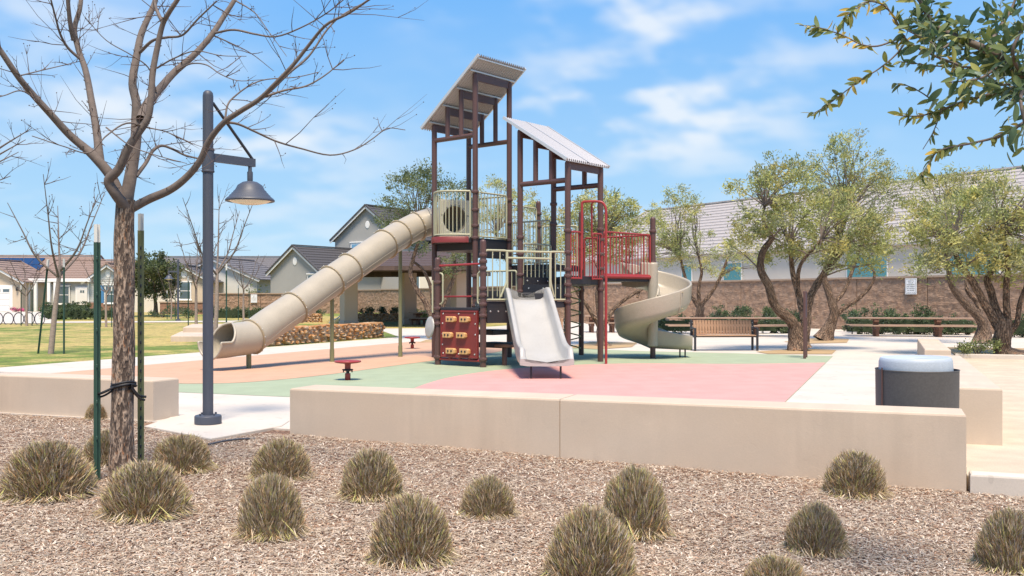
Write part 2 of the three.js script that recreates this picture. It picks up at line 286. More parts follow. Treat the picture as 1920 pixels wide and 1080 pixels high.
struct('sand_ground', prism([uv(0.022, 0.1), uv(0.022, 19.1), uv(18, 19.1), uv(18, 0.1)], -0.4, -0.06), M.sand);
struct('planter_soil', prism([uv(1.0, 19.3), uv(1.0, 23.8), uv(13.9, 23.8), uv(18, 23.8), uv(18, 19.3)], -0.3, 0.03), M.soil);
struct('lamp_pad', prism([on(272, 800), on(395, 824), on(528, 800), on(543, 790), on(470, 775), on(330, 780)], -0.14, 0.012, 0.01), M.walk);
{
  const far = [on(1562, 668), on(1380, 662.5), on(1200, 658.5), on(1000, 650), on(810, 641)];
  const L = -16.5, R = -2.05, near = uv(0, 3.4);
  const peachPts = [on(350, 720), on(440, 718.5), on(560, 709), on(660, 697), on(740, 686), on(810, 677), on(900, 666), on(985, 649.5)];
  const edge = (pts) => smooth(pts, 40);
  const gLow = [uv(R, 0.55), uv(-6.9, 0.55), uv(-7.2, 3.3), uv(L, 3.6)];
  struct('green_play_surface', sheet([far[0], far[1], far[2], far[3], far[4], uv(L, 21.8), uv(L, 3.4), uv(-7.2, 3.4), uv(-6.9, 0.55), uv(R, 0.55)], 0.004), M.green);
  const pk = edge(peachPts);
  struct('peach_play_surface', sheet([uv(L + 0.002, 5.2), uv(-13.4, 4.7), ...pk, on(900, 645.5), far[4], uv(L + 0.002, 21.7)], 0.008), M.peach);
  const pn = edge([uv(-6.2, 0.6), on(760, 738), on(800, 720), on(860, 705), on(960, 692), on(1090, 684.3), on(1200, 682), on(1380, 683), uv(R - 0.002, 14.9)]);
  struct('pink_play_surface', sheet([...pn, uv(R - 0.002, 0.6)], 0.008), M.pink);
}
for (const [n, q] of [['tree_well', [[1418, 660], [1500, 653.5], [1568, 657], [1560, 664.5], [1440, 664]]], ['tree_well', [[1470, 641], [1530, 634], [1592, 636], [1588, 643], [1500, 645]]], ['tree_well', [[1060, 652], [1110, 641], [1195, 643], [1185, 651], [1120, 655.5]]], ['tree_well', [[782, 643.2], [800, 637.5], [850, 637.5], [850, 640.6]]]])
  struct(n, sheet(q.map(([x, y]) => on(x, y)), 0.012), M.soil);
function drape(a, b, c, d, n, m, lift) {                     // a paved strip that follows the lawn
  const pos = [], tx = [], idx = []; for (let j = 0; j <= m; j++) for (let i = 0; i <= n; i++) { const p = a.clone().lerp(b, i / n).lerp(d.clone().lerp(c, i / n), j / m); pos.push(p.x, lawnH(p.x, p.z) + lift, p.z); tx.push(p.x, p.z); }
  for (let j = 0; j < m; j++) for (let i = 0; i < n; i++) { const q = j * (n + 1) + i, s = q + n + 1; idx.push(q, q + 1, s, s, q + 1, s + 1); }
  const g = new THREE.BufferGeometry(); g.setAttribute('position', new THREE.Float32BufferAttribute(pos, 3)); g.setAttribute('uv', new THREE.Float32BufferAttribute(tx, 2)); g.setIndex(idx); g.computeVertexNormals(); return g;
}
struct('path', drape(V3(-38, 0, -58), V3(-17.5, 0, -61), V3(-17.5, 0, -63.4), V3(-38, 0, -60.4), 30, 6, 0.02), M.walk);
struct('driveway', drape(V3(-33, 0, -58.5), V3(-27.6, 0, -58.5), V3(-40.5, 0, -86), V3(-52, 0, -86), 24, 40, 0.025), M.walk);

// seat walls of cast concrete
function seatWall(name, label, u0, u1, v0, v1, y0, y1, joints = []) {
  const c = uv((u0 + u1) / 2, (v0 + v1) / 2), o = thing(name, label, 'wall', [c.x, 0, c.z], YAW), cu = (u0 + u1) / 2, cv = (v0 + v1) / 2;
  const cuts = [u0, ...joints, u1];
  for (let i = 0; i < cuts.length - 1; i++) {
    const a = cuts[i] + (i ? 0.006 : 0) - cu, b = cuts[i + 1] - (i < cuts.length - 2 ? 0.006 : 0) - cu;
    obj('wall_panel', prism([V3(a, 0, -(v0 - cv)), V3(b, 0, -(v0 - cv)), V3(b, 0, -(v1 - cv)), V3(a, 0, -(v1 - cv))], y0, y1, 0.022), M.wall, o);
  }
  for (const j of joints) obj('joint', box(0.02, y1 - y0 - 0.06, v1 - v0 - 0.03, j - cu, (y0 + y1) / 2 - 0.02, 0), M.wall, o);
  return o;
}
seatWall('seat_wall', 'long tan concrete seat wall in front of the pink play surface', -6.94, 0, 0, 0.52, -0.4, 0.5, [-3.73]);
seatWall('seat_wall', 'tan concrete seat wall behind the bare tree trunk and green stakes', -20, -9.12, 0.28, 0.74, -0.3, 0.5, [-14.6]);
seatWall('seat_wall', 'long tan concrete bench wall running back beside the large round trash can', 0.04, 0.5, 2.25, 8.9, -0.4, 0.55);
seatWall('seat_wall', 'farther short tan concrete bench wall near the right olive trees', 0.06, 0.57, 13, 19, -0.3, 0.45);
{
  const o = thing('concrete_kerb', 'low pale concrete kerb between the mulch and the sandy ground', 'kerb', [0, 0, 0]);
  for (let i = 0; i < 6; i++) obj('kerb_stone', prism([uv(0.03 + i * 2.4, -0.03), uv(2.42 + i * 2.4, -0.03), uv(2.42 + i * 2.4, 0.17), uv(0.03 + i * 2.4, 0.17)], -0.42, -0.012, 0.02), M.walk, o);
  const k = thing('planter_kerb', 'thin concrete kerb edging the olive tree planter on the right', 'kerb', [0, 0, 0]);
  for (let i = 0; i < 6; i++) obj('kerb_stone', prism([uv(1 + i * 2.8, 19.1), uv(3.79 + i * 2.8, 19.1), uv(3.79 + i * 2.8, 19.28), uv(1 + i * 2.8, 19.28)], -0.3, 0.06, 0.02), M.walk, k);
  const s = thing('lawn_steps', 'two low concrete terrace steps on the lawn behind the lamp post', 'steps', [0, 0, 0]);
  const a = on(322, 640), b = on(395, 634);
  obj('step', prism([on(320, 640.5), on(430, 641), on(450, 632), on(340, 630)], -0.2, 0.2, 0.02), M.wall, s);
  obj('step', prism([on(343, 632.5), on(440, 632.5), on(460, 624), on(360, 624)], -0.2, 0.4, 0.02), M.wall, s);
}

// shredded bark over the bed
{
  const r = rngOf(11);
  const chip = (() => { const g = box(0.05, 0.004, 0.013); const p = g.attributes.position; for (let i = 0; i < p.count; i++) { const x = p.getX(i) / 0.05; p.setY(i, p.getY(i) + 0.006 * (0.25 - x * x) * 2); p.setZ(i, p.getZ(i) * (x > 0 ? 0.6 : 1)); } g.computeVertexNormals(); return g; })();
  const tones = [[0.54, 0.44, 0.34], [0.46, 0.365, 0.275], [0.62, 0.53, 0.43], [0.28, 0.19, 0.135], [0.22, 0.155, 0.115], [0.5, 0.4, 0.31], [0.40, 0.25, 0.165], [0.57, 0.485, 0.4]];
  function scatter(name, geo, n, smin, smax, seed, tonesOf, lift) {
    const im = new THREE.InstancedMesh(geo, M.chip, n); im.name = numbered(name); im.castShadow = im.receiveShadow = true;
    const m = new THREE.Matrix4(), q = new THREE.Quaternion(), e = new THREE.Euler(), c = new THREE.Color(); let k = 0, guard = 0;
    while (k < n && guard++ < n * 8) {
      const d = 4.9 + Math.pow(r(), 1.25) * 9, x = (r() * 2 - 1) * d * 0.56, z = -d, v = vOf(x, z), u = uOf(x, z);
      if (v > (u < -9.1 ? 0.27 : u < -6.94 ? -0.1 : -0.012)) continue;
      const s = lerp(smin, smax, r() * r()); e.set((r() - 0.5) * 0.9, r() * 6.28, (r() - 0.5) * 0.6);
      if (u > -9.1 && u < -6.5 && v > -1.2 && insidePad(x, z)) continue;
      const y = mulchH(x, z) + lift * (0.3 + r());
      m.compose(V3(x, y, z), q.setFromEuler(e), V3(s, s * (0.7 + r()), s * (0.5 + r() * 0.9))); im.setMatrixAt(k, m);
      const t = tonesOf[Math.floor(r() * tonesOf.length)], f = 0.8 + r() * 0.4; im.setColorAt(k, c.setRGB(t[0] * f, t[1] * f, t[2] * f)); k++;
    }
    im.count = k; im.userData.kind = 'stuff'; scene.add(im); return im;
  }
  const pad = [on(272, 800), on(395, 824), on(528, 800), on(543, 790), on(470, 775), on(330, 780)];
  function insidePad(x, z) { let c = false; for (let i = 0, j = pad.length - 1; i < pad.length; j = i++) if ((pad[i].z > z) !== (pad[j].z > z) && x < (pad[j].x - pad[i].x) * (z - pad[i].z) / (pad[j].z - pad[i].z) + pad[i].x) c = !c; return c; }
  tag(scatter('bark_mulch', chip, 190000, 0.28, 1.0, 1, tones, 0.012), 'shredded brown and grey bark mulch covering the foreground bed', 'mulch');
  const straw = cyl(V3(-0.07, 0, 0), V3(0.07, 0.004, 0.01), 0.0016, 0.001, 4, false);
  tag(scatter('dry_straw', straw, 14000, 0.5, 1.4, 2, [[0.58, 0.47, 0.36], [0.5, 0.4, 0.3], [0.62, 0.53, 0.42]], 0.016), 'thin pale dry straw strewn over the bark mulch', 'straw');
}

// ================================================================ boundary wall, signs, hedges
function blockWall(name, label, pts, tops, bays) {
  const o = thing(name, label, 'wall', [0, 0, 0]);
  const r = rngOf(pts.length * 7 + 3);
  for (let i = 0; i < pts.length - 1; i++) {
    const n = bays[i];
    for (let k = 0; k < n; k++) {
      const a = pts[i].clone().lerp(pts[i + 1], k / n), b = pts[i].clone().lerp(pts[i + 1], (k + 1) / n), h = lerp(tops[i], tops[i + 1], (k + 0.5) / n), d = b.clone().sub(a), L = d.length(), dir = d.clone().normalize();
      a.addScaledVector(dir, 0.02); b.addScaledVector(dir, -0.02);
      const nrm = V3(-dir.z, 0, dir.x); if (nrm.z < 0) nrm.negate();
      const nx = 60, ny = 26, pos = [], tx = [], idx = [];                       // a split-face front with real relief
      for (let y = 0; y <= ny; y++) for (let x = 0; x <= nx; x++) { const p = a.clone().lerp(b, x / nx), q = (fbm(x / nx, y / ny, 30, 18, 3, i * 31 + k * 7 + 5) - 0.5) * 0.12; p.addScaledVector(nrm, (x % nx && y % ny ? q : 0) + 0.1); pos.push(p.x, -0.3 + (h + 0.22) * y / ny, p.z); tx.push(x / nx * L, (h + 0.22) * y / ny); }
      for (let y = 0; y < ny; y++) for (let x = 0; x < nx; x++) { const p = y * (nx + 1) + x, q = p + nx + 1; idx.push(p, p + 1, q, q, p + 1, q + 1); }
      const g = new THREE.BufferGeometry(); g.setAttribute('position', new THREE.Float32BufferAttribute(pos, 3)); g.setAttribute('uv', new THREE.Float32BufferAttribute(tx, 2)); g.setIndex(idx); g.computeVertexNormals();
      const core = beam(V3(a.x, h / 2 - 0.19, a.z), V3(b.x, h / 2 - 0.19, b.z), 0.18, h + 0.2);
      obj('wall_panel', [g, core], M.block, o);
      const a2 = V3(a.x, h - 0.045, a.z), b2 = V3(b.x, h - 0.045, b.z); obj('cap', beam(a2.addScaledVector(dir, -0.01), b2.addScaledVector(dir, 0.01), 0.34, 0.09), M.cap, o);
    }
  }
  return o;
}
const WA = [V3(23.5, 0, -38.5), V3(10.9, 0, -58.3), V3(-13.6, 0, -84.8)];
blockWall('block_wall', 'long brown split-face block wall behind the olive trees and tables', WA, [2.62, 2.62, 2.36], [6, 9]);
blockWall('block_wall', 'brown split-face block wall in front of the grey gabled house', [V3(-13.8, 0, -80.5), V3(-23, 0, -75.5)], [2.05, 2.02], [3]);
blockWall('block_wall', 'short brown block wall section ending behind the lamp post', [V3(-23.05, 0, -75.4), V3(-24.3, 0, -80.6)], [2.0, 2.0], [1]);

function signTexture() {
  const c = document.createElement('canvas'); c.width = 256; c.height = 312; const g = c.getContext('2d');
  g.fillStyle = '#f2f3f4'; g.fillRect(0, 0, 256, 312); g.strokeStyle = '#2a2f38'; g.lineWidth = 6; g.strokeRect(12, 12, 232, 288);
  g.fillStyle = '#23262c'; g.textAlign = 'center'; g.font = 'bold 30px sans-serif';
  ['RIGHT TO', 'PASS BY', 'PERMISSION,', 'AND SUBJECT', 'TO CONTROL', 'OF OWNER'].forEach((s, i) => g.fillText(s, 128, 58 + i * 38));
  g.font = 'bold 15px sans-serif'; g.fillText('SECTION 1008, CIVIL CODE', 128, 284);
  const t = new THREE.CanvasTexture(c); t.colorSpace = THREE.SRGBColorSpace; return t;
}
const signTex = signTexture();
function wallSign(label, P, dirX, dirZ, w, h) {
  const o = thing('permission_sign', label, 'sign', [P.x, P.y, P.z], Math.atan2(dirX, dirZ), 'permission signs on the block wall');
  obj('sign_plate', rbox(w, h, 0.02, 0.008), M.trim, o);
  const f = new THREE.PlaneGeometry(w - 0.03, h - 0.03); f.translate(0, 0, 0.0135); obj('sign_face', f, mat(rgb(0.95, 0.95, 0.95), 0.5, { map: signTex }), o);
  for (const y of [-1, 1]) obj('bolt', lathe([[0, 0.008], [0.012, 0.006], [0.014, 0]], 10).rotateX(Math.PI / 2).translate(0, y * (h / 2 - 0.035), 0.0145), M.bolt, o);
}
{
  const d = WA[1].clone().sub(WA[0]).normalize(), n = V3(-d.z, 0, d.x); if (n.z < 0) n.negate();
  const hit = (px, a, b) => { const k = (px - CX) / FOCAL, t = (a.x + a.z * k) / ((a.x - b.x) + (a.z - b.z) * k); return a.clone().lerp(b, t); };
  const p = hit(1713, WA[0], WA[1]).addScaledVector(n, 0.2); p.y = EYE + (HY - 537) / FOCAL * -p.z;
  wallSign('white notice sign with black lettering on the brown wall above the right tables', p, n.x, n.z, 0.62, 0.75);
  const q = hit(475, V3(-13.8, 0, -80.5), V3(-23, 0, -75.5)), e = V3(9.2, 0, -5).normalize(), m = V3(5, 0, 9.2).normalize(); q.addScaledVector(m, 0.2); q.y = EYE + (HY - 560) / FOCAL * -q.z;
  wallSign('white notice sign on the brown wall left of the tube slide', q, m.x, m.z, 0.5, 0.66);
}

// ---------------------------------------------------------------- leafy masses
function leafCloud(blobs, n, len, wid, tones, seed, clump = 0.2, droop = 0) {   // blobs: [x,y,z,rx,ry,rz]; many small two-sided leaves in uneven clumps
  const r = rngOf(seed), pos = new Float32Array(n * 12), col = new Float32Array(n * 12), nor = new Float32Array(n * 12), idx = new Uint32Array(n * 6);
  const vol = blobs.map((b) => Math.pow(b[3] * b[4] * b[5], 0.72)); const tot = vol.reduce((a, b) => a + b, 0);
  let cl = null, left = 0, tone = null; const a = V3(0, 0, 0), s = V3(0, 0, 0), c = V3(0, 0, 0), nn = V3(0, 0, 0); const gauss = () => (r() + r() + r() - 1.5) * 1.15;
  const centres = [];
  for (let i = 0; i < n; i++) {
    if (left-- <= 0) {
      let w = r() * tot, k = 0; while (k < blobs.length - 1 && (w -= vol[k]) > 0) k++;
      const b = blobs[k]; let x, y, z, q; do { x = r() * 2 - 1; y = r() * 2 - 1; z = r() * 2 - 1; q = Math.hypot(x, y, z); } while (q > 1 || q < 0.25); const f = Math.pow(q, -0.35);
      cl = [b[0] + x * f * b[3], b[1] + y * f * b[4], b[2] + z * f * b[5]]; cl.push(x / q, y / q, z / q, clump * (0.6 + r() * 0.9)); left = 22 + r() * 46; centres.push(cl);
      const t = tones[Math.floor(r() * tones.length)], v = 0.75 + r() * 0.5; tone = [t[0] * v, t[1] * v, t[2] * v];
    }
    c.set(cl[0] + gauss() * cl[6] * 1.15, cl[1] + gauss() * cl[6] * 0.95, cl[2] + gauss() * cl[6] * 1.15);
    a.set(r() - 0.5 + cl[3] * 0.5, r() - 0.35 - droop + cl[4] * 0.3, r() - 0.5 + cl[5] * 0.5).normalize(); s.set(r() - 0.5, r() - 0.5, r() - 0.5).cross(a).normalize(); nn.crossVectors(s, a);
    const L = len * (0.6 + r() * 0.8), W = wid * (0.7 + r() * 0.6), P = [[-0.5, 0], [0.05, 0.5], [0.5, 0], [0.05, -0.5]], f = 0.8 + r() * 0.4;
    for (let k = 0; k < 4; k++) { const o = (i * 4 + k) * 3; pos[o] = c.x + a.x * P[k][0] * L + s.x * P[k][1] * W; pos[o + 1] = c.y + a.y * P[k][0] * L + s.y * P[k][1] * W; pos[o + 2] = c.z + a.z * P[k][0] * L + s.z * P[k][1] * W; col[o] = tone[0] * f; col[o + 1] = tone[1] * f; col[o + 2] = tone[2] * f; nor[o] = nn.x; nor[o + 1] = nn.y; nor[o + 2] = nn.z; }
    idx.set([i * 4, i * 4 + 1, i * 4 + 2, i * 4, i * 4 + 2, i * 4 + 3], i * 6);
  }
  const g = new THREE.BufferGeometry(); g.setAttribute('position', new THREE.BufferAttribute(pos, 3)); g.setAttribute('normal', new THREE.BufferAttribute(nor, 3)); g.setAttribute('color', new THREE.BufferAttribute(col, 3)); g.setIndex(new THREE.BufferAttribute(idx, 1));
  g.centres = centres; return g;
}
const HEDGE = [[0.055, 0.095, 0.035], [0.075, 0.12, 0.04], [0.045, 0.08, 0.035], [0.1, 0.14, 0.05]];
function hedge(label, a, b, h, w, n, seed) {
  const o = thing('hedge', label, 'hedge', [0, 0, 0], 0, 'clipped hedges'); const d = b.clone().sub(a), L = d.length(), k = Math.max(3, Math.round(L / (h * 0.55))), blobs = [], r = rngOf(seed);
  for (let i = 0; i < k; i++) for (const f of [0.28, 0.72]) { const p = a.clone().lerp(b, (i + 0.5) / k); blobs.push([p.x, p.y + h * f, p.z, h * 0.52, h * 0.3, w * 0.5]); }
  stuff(obj('foliage', leafCloud(blobs, n, 0.09, 0.055, HEDGE, seed, 0.1), M.foliage, o, true));
  const core = []; for (let i = 0; i < k; i++) { const p = a.clone().lerp(b, (i + 0.5) / k); core.push(cyl(V3(p.x, p.y - 0.05, p.z), V3(p.x + (r() - 0.5) * 0.2, p.y + h * 0.75, p.z), 0.03, 0.012, 5)); }
  stuff(obj('stems', core, M.limb, o));
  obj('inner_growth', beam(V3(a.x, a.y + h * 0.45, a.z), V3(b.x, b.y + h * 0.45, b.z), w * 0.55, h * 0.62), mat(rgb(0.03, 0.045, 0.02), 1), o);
}
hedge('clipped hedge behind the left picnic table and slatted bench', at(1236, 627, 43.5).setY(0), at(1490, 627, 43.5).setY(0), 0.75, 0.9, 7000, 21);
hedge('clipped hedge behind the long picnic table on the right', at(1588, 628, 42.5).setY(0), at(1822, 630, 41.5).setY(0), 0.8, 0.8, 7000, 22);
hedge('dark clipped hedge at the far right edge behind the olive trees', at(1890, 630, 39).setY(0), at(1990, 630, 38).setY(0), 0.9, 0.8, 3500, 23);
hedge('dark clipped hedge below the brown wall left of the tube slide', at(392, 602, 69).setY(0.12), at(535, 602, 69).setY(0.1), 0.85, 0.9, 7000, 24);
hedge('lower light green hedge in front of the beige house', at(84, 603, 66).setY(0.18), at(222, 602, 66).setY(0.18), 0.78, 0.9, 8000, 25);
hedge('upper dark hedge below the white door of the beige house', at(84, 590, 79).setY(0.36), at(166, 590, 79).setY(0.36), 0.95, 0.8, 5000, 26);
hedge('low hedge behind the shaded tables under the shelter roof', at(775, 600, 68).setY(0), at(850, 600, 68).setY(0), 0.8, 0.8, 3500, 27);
function shrub(label, p, w, h, n, seed, tones = HEDGE, group = 'shrubs along the block wall', leaf = 0.09) {
  const o = thing('shrub', label, 'shrub', [0, 0, 0], 0, group), r = rngOf(seed), blobs = [];
  for (let i = 0; i < 6; i++) blobs.push([p.x + (r() - 0.5) * w * 0.6, p.y + h * (0.35 + r() * 0.4), p.z + (r() - 0.5) * w * 0.5, w * 0.28, h * 0.26, w * 0.28]);
  stuff(obj('foliage', leafCloud(blobs, n, leaf, leaf * 0.55, tones, seed, 0.12), M.foliage, o, true));
  const st = []; for (let i = 0; i < 6; i++) st.push(taper(smooth([V3(p.x, p.y - 0.05, p.z), V3(p.x + (r() - 0.5) * w * 0.3, p.y + h * 0.4, p.z + (r() - 0.5) * w * 0.3), V3(blobs[i][0], blobs[i][1] + h * 0.15, blobs[i][2])], 5), (t) => 0.018 * (1 - t * 0.7), 5)); stuff(obj('stems', st, M.limb, o));
}
[[1345, 'first'], [1390, 'second'], [1440, 'third'], [1490, 'fourth']].forEach(([px, nth], i) => shrub(`${nth} round shrub from the left along the wall above the slatted bench`, at(px, 600, 53 - i * 1.9).setY(0.25), 1.25, 1.0, 1500, 40 + i));
[[1610, 'leftmost'], [1662, 'middle'], [1722, 'rightmost']].forEach(([px, nth], i) => shrub(`${nth} of the three leafy shrubs against the wall behind the right table`, at(px, 600, 44.6 - i * 0.5).setY(0.1), 1.35, i === 1 ? 1.35 : 1.25, 1600, 50 + i));
[[688, 'first'], [715, 'second'], [741, 'third']].forEach(([px, nth], i) => shrub(`${nth} dark shrub from the left above the far stone wall`, at(px, 590, 66).setY(0.3), 1.0, 0.75, 900, 60 + i));
shrub('bushy green shrub behind the middle post of the tube slide', at(583, 600, 67).setY(0.2), 2.2, 0.9, 1600, 64);
shrub('small green plant at the foot of the right olive trees', at(1832, 664, 26.1).setY(0.03), 1.1, 0.42, 900, 65, [[0.16, 0.2, 0.06], [0.22, 0.25, 0.08]], undefined, 0.07);
shrub('low green bushes left of the distant lamp post', at(306, 600, 70).setY(0.2), 2.4, 0.8, 1500, 66);
shrub('low green bushes right of the distant lamp post', at(352, 600, 69).setY(0.2), 2.6, 0.85, 1600, 67);
shrub('pink flowering bush beside the garage', at(30, 582, 84).setY(0.45), 1.3, 0.4, 700, 68, [[0.5, 0.06, 0.2], [0.1, 0.14, 0.05], [0.6, 0.1, 0.26]]);
shrub('pink flowering bush beside the house porch', at(79, 581, 84).setY(0.45), 0.9, 0.5, 600, 69, [[0.5, 0.06, 0.2], [0.1, 0.14, 0.05], [0.6, 0.1, 0.26]]);
shrub('yellow green bush above the brown wall at the grey house', at(480, 548, 92).setY(0.6), 2.6, 2.4, 2000, 70, [[0.2, 0.24, 0.06], [0.14, 0.18, 0.05]]);

// ---------------------------------------------------------------- rustic stone walls
function stoneWall(label, a, b, h, w, rows, per, seed) {
  const o = thing('stone_wall', label, 'wall', [a.x, 0, a.z], Math.atan2(-(b.z - a.z), b.x - a.x)), L = Math.hypot(b.x - a.x, b.z - a.z), r = rngOf(seed);
  obj('mortar_core', box(L - 0.06, h - 0.06, w - 0.1, L / 2, h / 2 - 0.05, 0), M.mortar, o);
  const shapes = [0, 1, 2, 3, 4].map((k) => { const g = new THREE.IcosahedronGeometry(0.5, 1), p = g.attributes.position; for (let i = 0; i < p.count; i++) { const x = p.getX(i), y = p.getY(i), z = p.getZ(i), f = 0.86 + 0.36 * hash2(Math.round(x * 50), Math.round(y * 50) + Math.round(z * 31), k + 9); const sq = (t) => Math.sign(t) * Math.pow(Math.abs(t * 2), 0.62) / 2; p.setXYZ(i, sq(x) * f, sq(y) * f, sq(z) * f); } g.computeVertexNormals(); return g; });
  let y = 0.0; for (let k = 0; k < rows; k++) {
    const rh = h / rows; let x = 0; while (x < L - 0.08) {
      const ln = Math.min(L - x, (0.6 + r() * 0.9) * L / per), st = new THREE.Mesh(shapes[Math.floor(r() * 5)], M.stones[Math.floor(r() * 5)]);
      st.name = 'stone'; st.castShadow = st.receiveShadow = true; st.position.set(x + ln / 2, y + rh / 2 + (r() - 0.5) * 0.03, (r() - 0.5) * 0.05); st.scale.set(ln * 1.0, rh * (0.95 + r() * 0.25), w * (0.96 + r() * 0.14)); st.rotation.set((r() - 0.5) * 0.12, (r() - 0.5) * 0.12, (r() - 0.5) * 0.2); o.add(st); x += ln;
    } y += rh;
  }
}
stoneWall('rustic tan stone wall behind the middle of the tube slide', uv(-19.4, 15.6), uv(-19.7, 25.1), 0.6, 0.5, 4, 26, 5);
stoneWall('farther rustic stone wall below the shelter beside the tables', at(664, 605, 63).setY(0), at(756, 605, 63).setY(0), 0.62, 0.5, 4, 13, 6);
stoneWall('short rustic stone wall left of the stair handrail', at(536, 603, 61).setY(0), at(604, 603, 61).setY(0), 0.62, 0.5, 4, 11, 7);
{
  const P = (px, py) => at(px, py, 59), o = thing('stair_handrail', 'bent chrome handrail beside the stone walls and shelter column', 'handrail', [0, 0, 0]);
  obj('rail', rod([P(617, 606), P(621, 601), P(630, 598), P(652, 583), P(665, 583), P(667, 586), P(667, 600), P(656, 600)], 0.03), M.chrome, o);
  obj('baluster', cyl(P(628, 598), P(628, 611), 0.024), M.chrome, o); obj('baluster', cyl(P(656, 583), P(656, 611), 0.024), M.chrome, o);
}

// ================================================================ the play structure
{
  const S = thing('play_structure', 'tall play structure with maroon posts, two metal roofs and three slides', 'play structure', [0, 0, 0]);
  const A = V3(0.77, 0, 0.638), B = V3(0.638, 0, -0.77);
  const E = V3(-0.92, 0, -24.35), from = (p, a, b) => p.clone().addScaledVector(A, a).addScaledVector(B, b);
  const T1 = from(E, -1.42, 0), F = from(E, 0, 1.33), D = from(E, -1.42, 1.33), G = from(E, 1.45, 0), Mm = from(E, 1.45, 1.33), J = from(G, 1.42, 0), L = from(G, 1.42, 1.33);
  const P1 = V3(-1.71, 0, -22.45), P2 = V3(-0.64, 0, -21.57), N = V3(1.87, 0, -26.3), Q = V3(0.72, 0, -26.6), SP = V3(3.6, 0, -24.9);
  const up = (p, y) => V3(p.x, y, p.z), R = 0.07;
  function post(p, top, collars = [], r = R) {
    const o = obj('post', lathe([[0, 0], [r, 0], [r, top - r], [r * 0.93, top - r * 0.55], [r * 0.7, top - r * 0.22], [r * 0.35, top - r * 0.04], [0, top]], 18, p.x, 0, p.z), M.post, S);
    for (const y of collars) { obj('collar', lathe([[r, -0.04], [r + 0.022, -0.035], [r + 0.022, 0.035], [r, 0.04]], 18, p.x, y, p.z), M.post, o); for (const a of [0.6, 2.2, 3.9, 5.4]) obj('bolt', lathe([[0, 0.014], [0.016, 0.01], [0.02, 0]], 8).rotateX(Math.PI / 2).rotateY(a).translate(p.x + Math.sin(a) * (r + 0.021), y, p.z + Math.cos(a) * (r + 0.021)), M.post, o); }
  }
  // roof one (high, over the tube slide tower): ridge line over E-F, low over T1-D
  const h1 = (s) => lerp(6.05, 7.18, s);                      // height under the sheet at fraction s from T1 to E
  post(T1, h1(0), [1.2, 1.5, 3.0, 4.1]); post(D, h1(0), [1.2, 3.0, 4.1]); post(E, h1(1), [1.35, 1.6, 2.1, 3.05, 3.35, 3.75, 4.2]); post(F, h1(1), [1.45, 2.3, 2.45, 3.05, 3.5, 4.1]);
  for (const [a, b] of [[T1, E], [D, F]]) {
    obj('cross_bar', cyl(up(a, 5.62), up(b, 5.62), 0.062, 0.062, 14), M.post, S);
    for (const s of [1 / 3, 2 / 3]) { const p = a.clone().lerp(b, s); obj('strut_post', cyl(up(p, 5.62), up(p, h1(s)), 0.062, 0.062, 14), M.post, S); }
  }
  for (let k = 0; k < 4; k++) { const s = k / 3, a = T1.clone().lerp(E, s), b = D.clone().lerp(F, s); const bm = obj('roof_beam', beam(up(a, h1(s) - 0.1), up(b, h1(s) - 0.1), 0.05, 0.19), M.post, S); obj('purlin', beam(up(a, h1(s) + 0.03).addScaledVector(B, -0.2), up(b, h1(s) + 0.03).addScaledVector(B, 0.2), 0.06, 0.035), M.tinframe, bm); }
  function tinRoof(c0, alongSlope, across, len, wid, slopeY, waves) {   // a corrugated sheet starting at c0, ribs running up the slope
    const g = [], n = waves * 8, rings = []; for (let i = 0; i <= 10; i++) { const t = i / 10, ring = []; for (let k = 0; k <= n; k++) { const p = c0.clone().addScaledVector(alongSlope, len * t).addScaledVector(across, wid * k / n); p.y += slopeY * t + 0.03 * Math.sin(k / 8 * 2 * Math.PI); ring.push(p); } for (let k = n; k >= 0; k--) { const p = ring[k].clone(); p.y -= 0.006; ring.push(p); } rings.push(ring); }
    const gg = loft(rings, true, false); return gg;
  }
  {
    const over = 0.34, low = 0.24, side = 0.25, sl = (7.18 - 6.05) / 1.42;
    const c0 = from(T1, -low, -side); c0.y = 6.05 + 0.075 - low * sl; const len = 1.42 + low + over, wid = 1.33 + 2 * side;
    const roof = obj('roof_sheet', tinRoof(c0, A, B, len, wid, len * sl, 22), M.tin, S);
    const q = (a, b) => { const p = c0.clone().addScaledVector(A, len * a).addScaledVector(B, wid * b); p.y += len * sl * a; return p; };
    for (const [p, s] of [[q(0, 0), q(1, 0)], [q(0, 1), q(1, 1)]]) obj('edge_trim', beam(p, s, 0.04, 0.07), M.tinframe, roof);
    obj('edge_trim', beam(q(0.98, 0), q(0.98, 1), 0.03, 0.03).translate(0, -0.04, 0), M.tinframe, roof);
  }
  // roof two (lower, over the red platform): high over G-M, low over J-L
  const h2 = (s) => lerp(5.6, 4.72, s);
  post(G, h2(0), [1.45, 1.7, 2.1, 2.6, 3.0]); post(Mm, h2(0), [1.45, 2.3, 3.4, 3.9]); post(J, h2(1), [1.45, 1.6, 1.85, 2.05, 2.2, 2.6, 3.1]); post(L, h2(1), [1.75, 2.05, 2.25, 2.6, 2.95, 3.2]);
  for (const [a, b] of [[G, J], [Mm, L]]) {
    obj('cross_bar', cyl(up(a, 4.27), up(b, 4.27), 0.062, 0.062, 14), M.post, S);
    for (const s of [1 / 3, 2 / 3]) { const p = a.clone().lerp(b, s); obj('strut_post', cyl(up(p, 4.27), up(p, h2(s)), 0.062, 0.062, 14), M.post, S); }
  }
